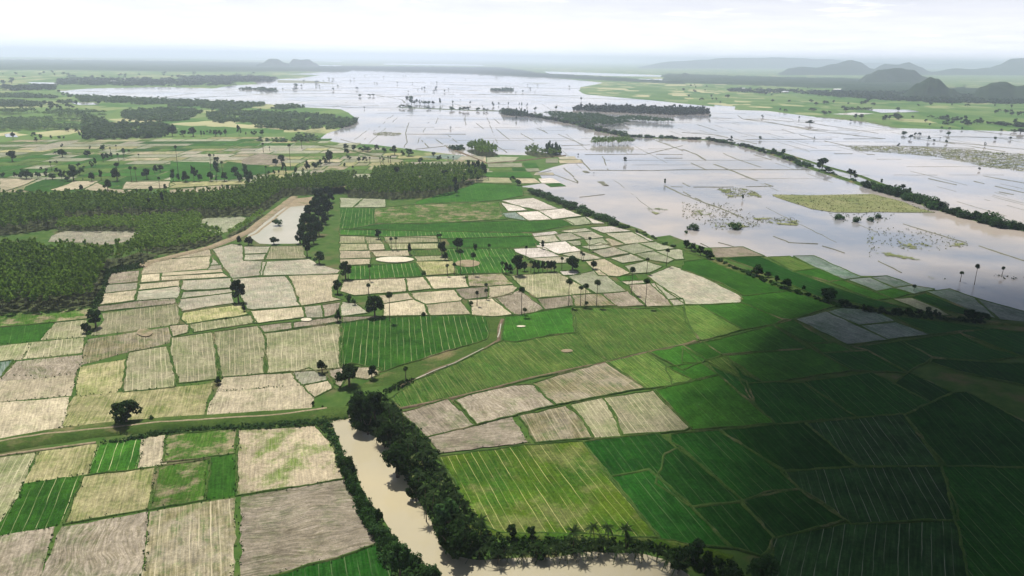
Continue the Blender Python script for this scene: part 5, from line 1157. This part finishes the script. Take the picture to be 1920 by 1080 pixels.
PLANT = [('D', '-80,370 180,365 290,385 560,380 700,370 780,340 860,350 900,352 830,388 700,418 610,440 598,465 560,545 515,640 400,660 180,675 -80,700', 3.4, 11.5, M_leafp, 'tall trees of the nearest dark plantation block', 1),
  ('D', '330,222 345,182 530,178 1100,150 1140,158 1130,208 1240,240 1258,268 1150,303 1000,338 900,350 790,325 750,300 790,226 530,226 515,224', 3.2, 6.5, M_leafy, 'young pale green plantation beside the dirt road', 2),
  ('D', '-80,75 400,60 800,65 1150,50 1400,15 1450,-30 1900,-58 1990,-50 1960,5 1900,10 1780,15 1660,18 1590,32 1480,115 1400,135 1150,145 850,142 560,152 370,165 350,200 200,225 -80,255', 4.0, 11, M_leafp, 'tall trees of the long plantation behind the young one', 3),
  ('D', '1270,250 1330,220 1420,165 1470,125 1490,130 1440,170 1350,232 1290,262', 2.6, 5, M_leafy, 'narrow strip of young trees along the dirt road', 4),
  ('B', '40,930 290,942 500,930 620,915 655,880 620,868 300,860 100,870 30,890', 3.8, 11, M_leafp, 'front block of the far plantation', 5),
  ('B', '160,850 190,795 350,780 740,780 810,812 780,845 655,880 620,868 300,858', 4.2, 9, M_leafp, 'rear block of the far plantation', 6),
  ('B', '-120,840 20,838 35,890 -10,912 -130,905', 4.2, 10, M_leafp, 'left end of the far plantation by the pond belt', 7),
  ('B', '695,668 800,650 885,690 870,700 800,705 760,695', 3.8, 12, M_leafp, 'rectangular wood standing as an island in the flood', 8),
  ('B', '600,655 690,650 700,665 640,668', 5, 6, M_leafm, 'low trees trailing left from the rectangular island wood', 9),
  ('B', '1030,672 1080,668 1180,685 1240,688 1230,702 1180,706 1100,704 1045,690', 5, 9, M_leafp, 'open ragged island wood beside the rectangular one', 10),
  ('B', '1150,680 1230,680 1235,695 1160,690', 4, 15, M_leafm, 'tallest trees of the ragged island wood', 11),
  ('B', '1402,640 1410,622 1610,618 1658,636 1500,642', 5.0, 9, M_leafy, 'flat topped oblong wood alone in the flood', 12),
  ('B', '1140,462 1450,475 1630,522 1560,530 1470,536 1330,520 1200,492', 8, 8, M_leafm, 'long plantation tongue behind the curved embankment', 13),
  ('B', '1530,492 1640,485 1870,508 1860,516 1740,512 1560,505', 8, 8, M_leafm, 'thin strip of wood right of the long plantation tongue', 14),
  ('B', '905,450 1050,468 1045,480 905,466', 6, 12, M_leafm, 'dense dark block at the far end of the embankment', 15),
  ('B', '1300,440 1330,432 1500,430 1900,440 2060,446 2070,462 1920,470 1450,450', 9, 13, M_leafd, 'long dark blue green wood band in the flood', 16),
  ('B', '840,325 960,322 965,332 850,333', 12, 10, M_leafm, 'small far wood floating in the bright water', 17),
  ('B', '-30,530 60,500 95,498 60,522 0,545', 8, 9, M_leafm, 'wood tip reaching into the flood at the left', 18),
  ('A', '380,362 700,372 1200,396 1560,408 1710,425 1600,436 1300,438 1000,420 800,410 450,392', 10, 11, M_leafh, 'upper band of hazy wood by the flood', 19),
  ('A', '690,448 1000,430 1140,448 1060,492 1000,505 780,500 680,485', 9, 10, M_leafh, 'middle block of hazy wood on the left', 20),
  ('A', '1160,460 1300,442 1900,478 2000,520 1900,545 1680,558 1380,532 1200,508', 9, 11, M_leafh, 'large hazy wood running to the flood shore', 21),
  ('A', '560,530 700,520 950,525 990,565 980,585 860,600 640,606 480,606 470,560', 9, 12, M_leafh, 'dark wood clump behind the left plain', 22),
  ('A', '-80,345 100,345 330,365 320,374 0,370 -80,372', 10, 10, M_leafh, 'hazy tree belt at the far left', 23),
  ('A', '-80,395 60,385 250,405 250,418 160,422 -80,420', 10, 10, M_leafh, 'second hazy tree belt at the far left', 24),
  ('A', '-80,455 300,452 600,465 600,482 350,478 -80,475', 10, 10, M_leafh, 'dark tree belt before the pale plantation', 25),
  ('A', '-80,485 470,500 478,552 -80,558', 8, 6, M_leafh, 'pale green plantation at the left edge', 26),
  ('A', '480,480 590,500 600,530 560,560 480,560 470,510', 10, 12, M_leafh, 'dark trees between pale plantation and wood clump', 27),
  ('A', '310,395 400,390 420,402 330,405', 10, 9, M_leafh, 'small hazy grove near the far water', 28),
  ('A', '1420,610 1500,588 1640,585 1800,600 1780,615 1560,620', 9, 9, M_leafh, 'low woods behind the bright wet paddies', 29),
  ('A', '320,270 500,262 1000,268 1300,280 1310,302 900,305 330,298', 26, 13, M_far, 'village trees on the far shore', 30),
  ('A', '1000,255 1400,252 1560,262 1520,280 1300,282', 26, 13, M_far, 'tree line beyond the village', 31),
  ('A', '1350,320 1420,318 1560,325 1550,335 1360,326', 18, 12, M_leafh, 'tiny grove in the far water', 32),
  ('A', '0,305 300,305 330,325 60,332', 26, 12, M_far, 'hazy grove at the far left', 33),
  ('C', '860,345 1250,345 1920,375 2300,380 2300,408 1920,405 1450,400 1100,382 860,362', 20, 13, M_far, 'dark forest belt at the foot of the hills', 34),
  ('C', '250,322 620,330 620,342 420,348 250,335', 22, 11, M_far, 'hazy belt of trees on the green land', 35),
  ('C', '600,335 1000,338 1240,350 900,372 700,352', 26, 12, M_far, 'scattered wood before the hills', 36),
  ('C', '940,430 1080,430 1060,440 940,438', 14, 10, M_leafh, 'small grove left of the little pond', 37),
  ('C', '1380,478 1560,492 1550,500 1400,488', 14, 9, M_leafh, 'dark hedge on the far green land', 38),
  ('C', '1700,510 1920,528 1920,538 1750,522', 16, 9, M_leafm, 'tree belt near the right end of the shore', 39)]
near = []; 
for t, s, sp, h, mt, lab, sd_ in PLANT:
    wood = mt in (M_leafm, M_leafd, M_far, M_leafh) and not lab.endswith('plantation') and sd_ not in (6, 7, 13, 14, 26)
    X, Y = positions(t, s, sp, rowd, .45 if wood else .2, sd_); r = np.random.default_rng(sd_)
    if sd_ == 10: k = r.uniform(size=len(X)) > .45; X, Y = X[k], Y[k]
    if mt is M_leafh and len(X): k = np.array([noise.noise(Vector((x * .011, y * .011, sd_))) + .25 * noise.noise(Vector((x * .05, y * .05, sd_))) > -.16 for x, y in zip(X, Y)]); X, Y = X[k], Y[k]
    if sd_ in (36, 35, 30): k = r.uniform(size=len(X)) > .5; X, Y = X[k], Y[k]
    H = h * (r.uniform(.78, 1.18, len(X)) if not wood else r.uniform(.45, 1.1, len(X)) * (.8 if mt is M_leafh else 1)); Wd = H * 1.05 if not wood else np.full(len(X), sp * 1.15) * r.uniform(.8, 1.25, len(X))
    if not wood: Wd = np.full(len(X), sp / .37) * r.uniform(.9, 1.25, len(X))
    if sd_ == 1:
        order = np.argsort(X * X + Y * Y); sel = order[:300]
        for q in sel:
            o = put(PL[int(q) % 5], 'plantation_tree'); o.location = (X[q], Y[q], 0); o.rotation_euler = (0, 0, float(q)); o.scale = (Wd[q], Wd[q], H[q]); tag(o, 'tall slim tree in the front rows of the nearest plantation', 'tree', 'front rows of the nearest plantation')
        rest = order[300:]; X, Y, H, Wd = X[rest], Y[rest], H[rest], Wd[rest]
    if sd_ <= 10: struct(sheet('forest_floor', wobble(pts(t, s), 8, 1.5, seed=sd_), .035, M_litter))
    merged('woodland' if wood else 'plantation', X, Y, H, Wd, LIB_WD if wood else LIB_LO, [mt] if wood else [mt, M_bark], lab, 'woodland' if wood else 'plantation', sd_)
# single trees over the far green land
def scatter(tile, s, n, lab, grp, h, seed, wd=1.0):
    P = pts(tile, s); r = np.random.default_rng(seed); xs = [full(tile, *(float(q) for q in c.split(','))) for c in s.split()]; c = 0
    x0, x1, y0, y1 = min(q[0] for q in xs), max(q[0] for q in xs), min(q[1] for q in xs), max(q[1] for q in xs)
    while c < n:
        g = ground(r.uniform(x0, x1), r.uniform(y0, y1))
        if not inside(np.array([g.x]), np.array([g.y]), P)[0]: continue
        if noise.noise(Vector((g.x * .004, g.y * .004, seed))) < -.05: c += .34; continue
        c += 1; k = int(r.integers(0, 7)); me, ww = SM[k]; hh = h * r.uniform(.6, 1.3); o = put(me, 'field_tree'); o.location = (g.x, g.y, 0); o.scale = (hh * wd, hh * wd, hh); o.rotation_euler = (0, 0, r.uniform(0, 6)); tag(o, lab, 'tree', grp)
scatter('C', '0,290 600,290 1240,400 1920,400 1920,540 1500,535 1000,490 480,440 380,420 0,380', 120, 'single tree dotted over the green land below the hills', 'trees dotted over the green land below the hills', 9, 1, 1.5)
scatter('A', '0,230 1400,225 1500,255 300,262 0,300', 60, 'faint single tree on the far left green land', 'faint trees on the far left green land', 12, 2, 2.0)
scatter('A', '0,330 300,330 600,400 690,430 560,460 0,450', 36, 'hazy single tree between the far left tree belts', 'hazy trees between the far left tree belts', 9, 3, 1.3)
scatter('B', '0,230 900,260 1400,330 1000,350 0,350', 46, 'tiny tree standing far out in the bright water', 'tiny trees far out in the bright water', 8, 4)
scatter('A', '1500,270 1900,262 1900,330 1560,330', 26, 'small hazy tree on the strips beside the far water', 'small hazy trees on the strips beside the far water', 9, 5, 1.5)
# distant forest canopies: a rolling leafy sheet
def canopy(tile, s, h, label, seed):
    P = wobble(pts(tile, s), 260, 40, seed=seed); xs = [p.x for p in P]; ys = [p.y for p in P]; nx, ny = 150, 60; V, F = [], []
    r = np.random.default_rng(seed)
    gx = np.linspace(min(xs), max(xs), nx); gy = np.linspace(min(ys), max(ys), ny); G = np.array([(x, y) for y in gy for x in gx]); ok = inside(G[:, 0], G[:, 1], P)
    for (x, y), o in zip(G, ok): V.append((x, y, (h * (.6 + .6 * noise.noise(Vector((x * .011, y * .011, seed))) + r.uniform(0, .35))) if o else -1))
    for j in range(ny - 1):
        for i in range(nx - 1): a = j * nx + i; F.append((a, a + 1, a + nx + 1, a + nx))
    return stuff(link('far_forest', mesh_np('far_forest', V, F), [M_far]), label, 'forest')
canopy('A', '-300,158 300,160 900,165 1460,175 1960,205 1940,222 1500,222 1000,222 400,214 -300,212', 14, 'broad hazy forest along the far left horizon', 1)
canopy('B', '-150,202 0,196 400,200 900,205 1150,240 1500,262 1950,292 1850,290 1400,268 1050,250 700,232 300,222 0,212 -150,212', 14, 'hazy forest line beyond the bright water', 2)
canopy('C', '-100,240 400,258 960,268 1280,290 1300,305 1000,310 850,318 400,300 0,285 -100,270', 14, 'hazy forest spread before the hills', 3)
canopy('A', '-300,100 600,108 1900,128 1900,138 600,118 -300,112', 16, 'faintest forest on the left horizon', 4)
canopy('C', '1000,300 1400,318 2300,350 2300,372 1920,366 1250,345 900,335', 12, 'wood on the slopes between hills and plain', 5)

# ------------------------------------------------------------------ the far village
M_wall = grass_mat('plaster', (.72, .68, .6), (.62, .58, .5)); M_roof = grass_mat('tin_roof', (.7, .7, .7), (.55, .55, .56)); M_door = grass_mat('door_wood', (.12, .09, .07), (.1, .08, .06))
def box(V, F, x0, x1, y0, y1, z0, z1):
    b = len(V); V += [(x0, y0, z0), (x1, y0, z0), (x1, y1, z0), (x0, y1, z0), (x0, y0, z1), (x1, y0, z1), (x1, y1, z1), (x0, y1, z1)]
    F += [(b + 3, b + 2, b + 1, b), (b + 4, b + 5, b + 6, b + 7), (b, b + 1, b + 5, b + 4), (b + 1, b + 2, b + 6, b + 5), (b + 2, b + 3, b + 7, b + 6), (b + 3, b, b + 4, b + 7)]
def house(tile, x, y, w_, lab, grp=None):
    g = at(tile, x, y); o = empty('village_house', (g.x, g.y, 0), random.uniform(-.3, .3)); d = w_ * .55; h = 4.0
    V, F = [], []; box(V, F, -w_ / 2, w_ / 2, -d / 2, d / 2, 0, h); link('wall', mesh_np('wall', V, F), [M_wall], o)
    V = [(-w_ / 2 - .6, -d / 2 - .6, h - .1), (w_ / 2 + .6, -d / 2 - .6, h - .1), (w_ / 2 + .6, 0, h + 2.4), (-w_ / 2 - .6, 0, h + 2.4), (-w_ / 2 - .6, d / 2 + .6, h - .1), (w_ / 2 + .6, d / 2 + .6, h - .1),
         (-w_ / 2 - .6, -d / 2 - .6, h + .1), (w_ / 2 + .6, -d / 2 - .6, h + .1), (w_ / 2 + .6, 0, h + 2.6), (-w_ / 2 - .6, 0, h + 2.6), (-w_ / 2 - .6, d / 2 + .6, h + .1), (w_ / 2 + .6, d / 2 + .6, h + .1)]
    F = [(0, 3, 2, 1), (3, 4, 5, 2), (6, 7, 8, 9), (9, 8, 11, 10), (0, 1, 7, 6), (5, 4, 10, 11), (1, 2, 8, 7), (2, 5, 11, 8), (0, 6, 9, 3), (3, 9, 10, 4)]; link('roof', mesh_np('roof', V, F), [M_roof], o)
    V, F = [], []; box(V, F, -.7, .7, -d / 2 - .05, -d / 2 + .02, 0.02, 2.3); link('door', mesh_np('door', V, F), [M_door], o)
    for s in (-1, 1): V, F = [], []; box(V, F, s * w_ * .3 - .7, s * w_ * .3 + .7, -d / 2 - .04, -d / 2 + .02, 1.2, 2.4); link('window', mesh_np('window', V, F), [M_door], o)
    return tag(o, lab, 'house', grp)
for x, y, w_ in [(775, 293, 26), (795, 289, 18), (820, 291, 30), (845, 291, 34), (862, 291, 22), (640, 283, 24), (715, 268, 20), (490, 283, 16), (505, 280, 14)]: house('A', x, y, w_, 'pale roofed house among the village trees on the far shore', 'houses of the far shore village')
house('C', 575, 342, 26, 'tiny white building on the green land before the hills'); house('C', 890, 328, 60, 'long white building at the foot of the widest hill'); house('C', 330, 322, 30, 'white building on the green land left of the hills')
# ------------------------------------------------------------------ haze and the cloud that shades the near right
def haze_box():
    me = bpy.data.meshes.new('haze'); x, y0, y1, z0, z1 = 30000, -1500, 40000, -1, 225
    v = [(-x, y0, z0), (x, y0, z0), (x, y1, z0), (-x, y1, z0), (-x, y0, z1), (x, y0, z1), (x, y1, z1), (-x, y1, z1)]
    me.from_pydata(v, [], [(3, 2, 1, 0), (4, 5, 6, 7), (0, 1, 5, 4), (1, 2, 6, 5), (2, 3, 7, 6), (3, 0, 4, 7)])
    mt = bpy.data.materials.new('haze_air'); mt.use_nodes = True; n = mt.node_tree; n.nodes.clear()
    o = N(n, 'ShaderNodeOutputMaterial'); v = N(n, 'ShaderNodeVolumePrincipled')
    v.inputs['Color'].default_value = HAZE_COL; v.inputs['Density'].default_value = HAZE_DENSITY; v.inputs['Anisotropy'].default_value = HAZE_ANI
    L(n, v.outputs[0], o.inputs['Volume'])
    return stuff(link('haze', me, [mt]), 'pale blue haze hanging over the whole flooded plain', 'haze')
haze_box()
def cloud(cx, cy, cz, rx, ry, rz, rot, dens):
    bm = bmesh.new(); bmesh.ops.create_icosphere(bm, subdivisions=5, radius=1)
    for v in bm.verts:
        q = 1 + .16 * noise.fractal(v.co * 1.6 + Vector((cx * .01, 3, 7)), 1, 2, 4)
        tp = (1 - min(1, v.co.x ** 2 + v.co.y ** 2)) ** 1.0; v.co = Vector((v.co.x * rx * q, v.co.y * ry * q, v.co.z * tp * rz * q * (1.0 if v.co.z > 0 else .6)))
    me = bpy.data.meshes.new('cloud'); bm.to_mesh(me); bm.free()
    mt = bpy.data.materials.new('cloud_vapour'); mt.use_nodes = True; n = mt.node_tree; n.nodes.clear()
    o = N(n, 'ShaderNodeOutputMaterial'); v = N(n, 'ShaderNodeVolumePrincipled'); v.inputs['Color'].default_value = (.6, .6, .62, 1); v.inputs['Density'].default_value = dens
    L(n, v.outputs[0], o.inputs['Volume'])
    ob = link('cloud', me, [mt]); ob.location = (cx, cy, cz); ob.rotation_euler = (0, 0, rot)
    return struct(ob)
def cloud_over(px_, py_, alt, rx, ry, rz, rot, dens):
    g = Vector((px_, py_, 0)); s = sd * (alt / sd.z); return cloud(g.x + s.x, g.y + s.y, alt, rx, ry, rz, rot, dens)
for c in CLOUDS: cloud_over(*c)

# ------------------------------------------------------------------ past 300 of a kind, the least in view become one mass
def cap(name, label, cat, limit=296):
    L_ = [o for o in C.objects if o.name.split('.')[0] == name and o.parent is None and 'group' in o.keys() and o.type == 'MESH']
    n_all = len([o for o in C.objects if o.name.split('.')[0] == name and o.parent is None])
    L_.sort(key=lambda o: o.scale.x * o.scale.z / max(1, (o.location - Vector((0, 0, CAM_H))).length) ** 2)
    L_ = L_[:max(0, n_all - limit)]
    if not L_: return
    Vs, Fs, Ms, off = [], [], [], 0; mats = []
    bpy.context.view_layer.update()
    for o in L_:
        me = o.data; n = len(me.vertices); V = np.empty(n * 3, np.float32); me.vertices.foreach_get('co', V); V = V.reshape(-1, 3)
        M_ = np.array(o.matrix_world); V = V @ M_[:3, :3].T + M_[:3, 3]
        F = np.empty(len(me.loops), np.int32); me.loops.foreach_get('vertex_index', F); F = F.reshape(-1, 4)
        mi = np.empty(len(me.polygons), np.int32); me.polygons.foreach_get('material_index', mi)
        loc = []
        for mt in me.materials:
            if mt not in mats: mats.append(mt)
            loc.append(mats.index(mt))
        Vs.append(V); Fs.append(F + off); Ms.append(np.array(loc)[mi]); off += n
    for o in L_: bpy.data.objects.remove(o)
    stuff(link('distant_' + cat, mesh_np('distant_' + cat, np.concatenate(Vs), np.concatenate(Fs), np.concatenate(Ms)), mats), label, cat)
cap('field_tree', 'the faintest far off trees dotted over the plain and the flood', 'trees')
cap('bush', 'the smallest low bushes along the banks and hedges', 'bushes')
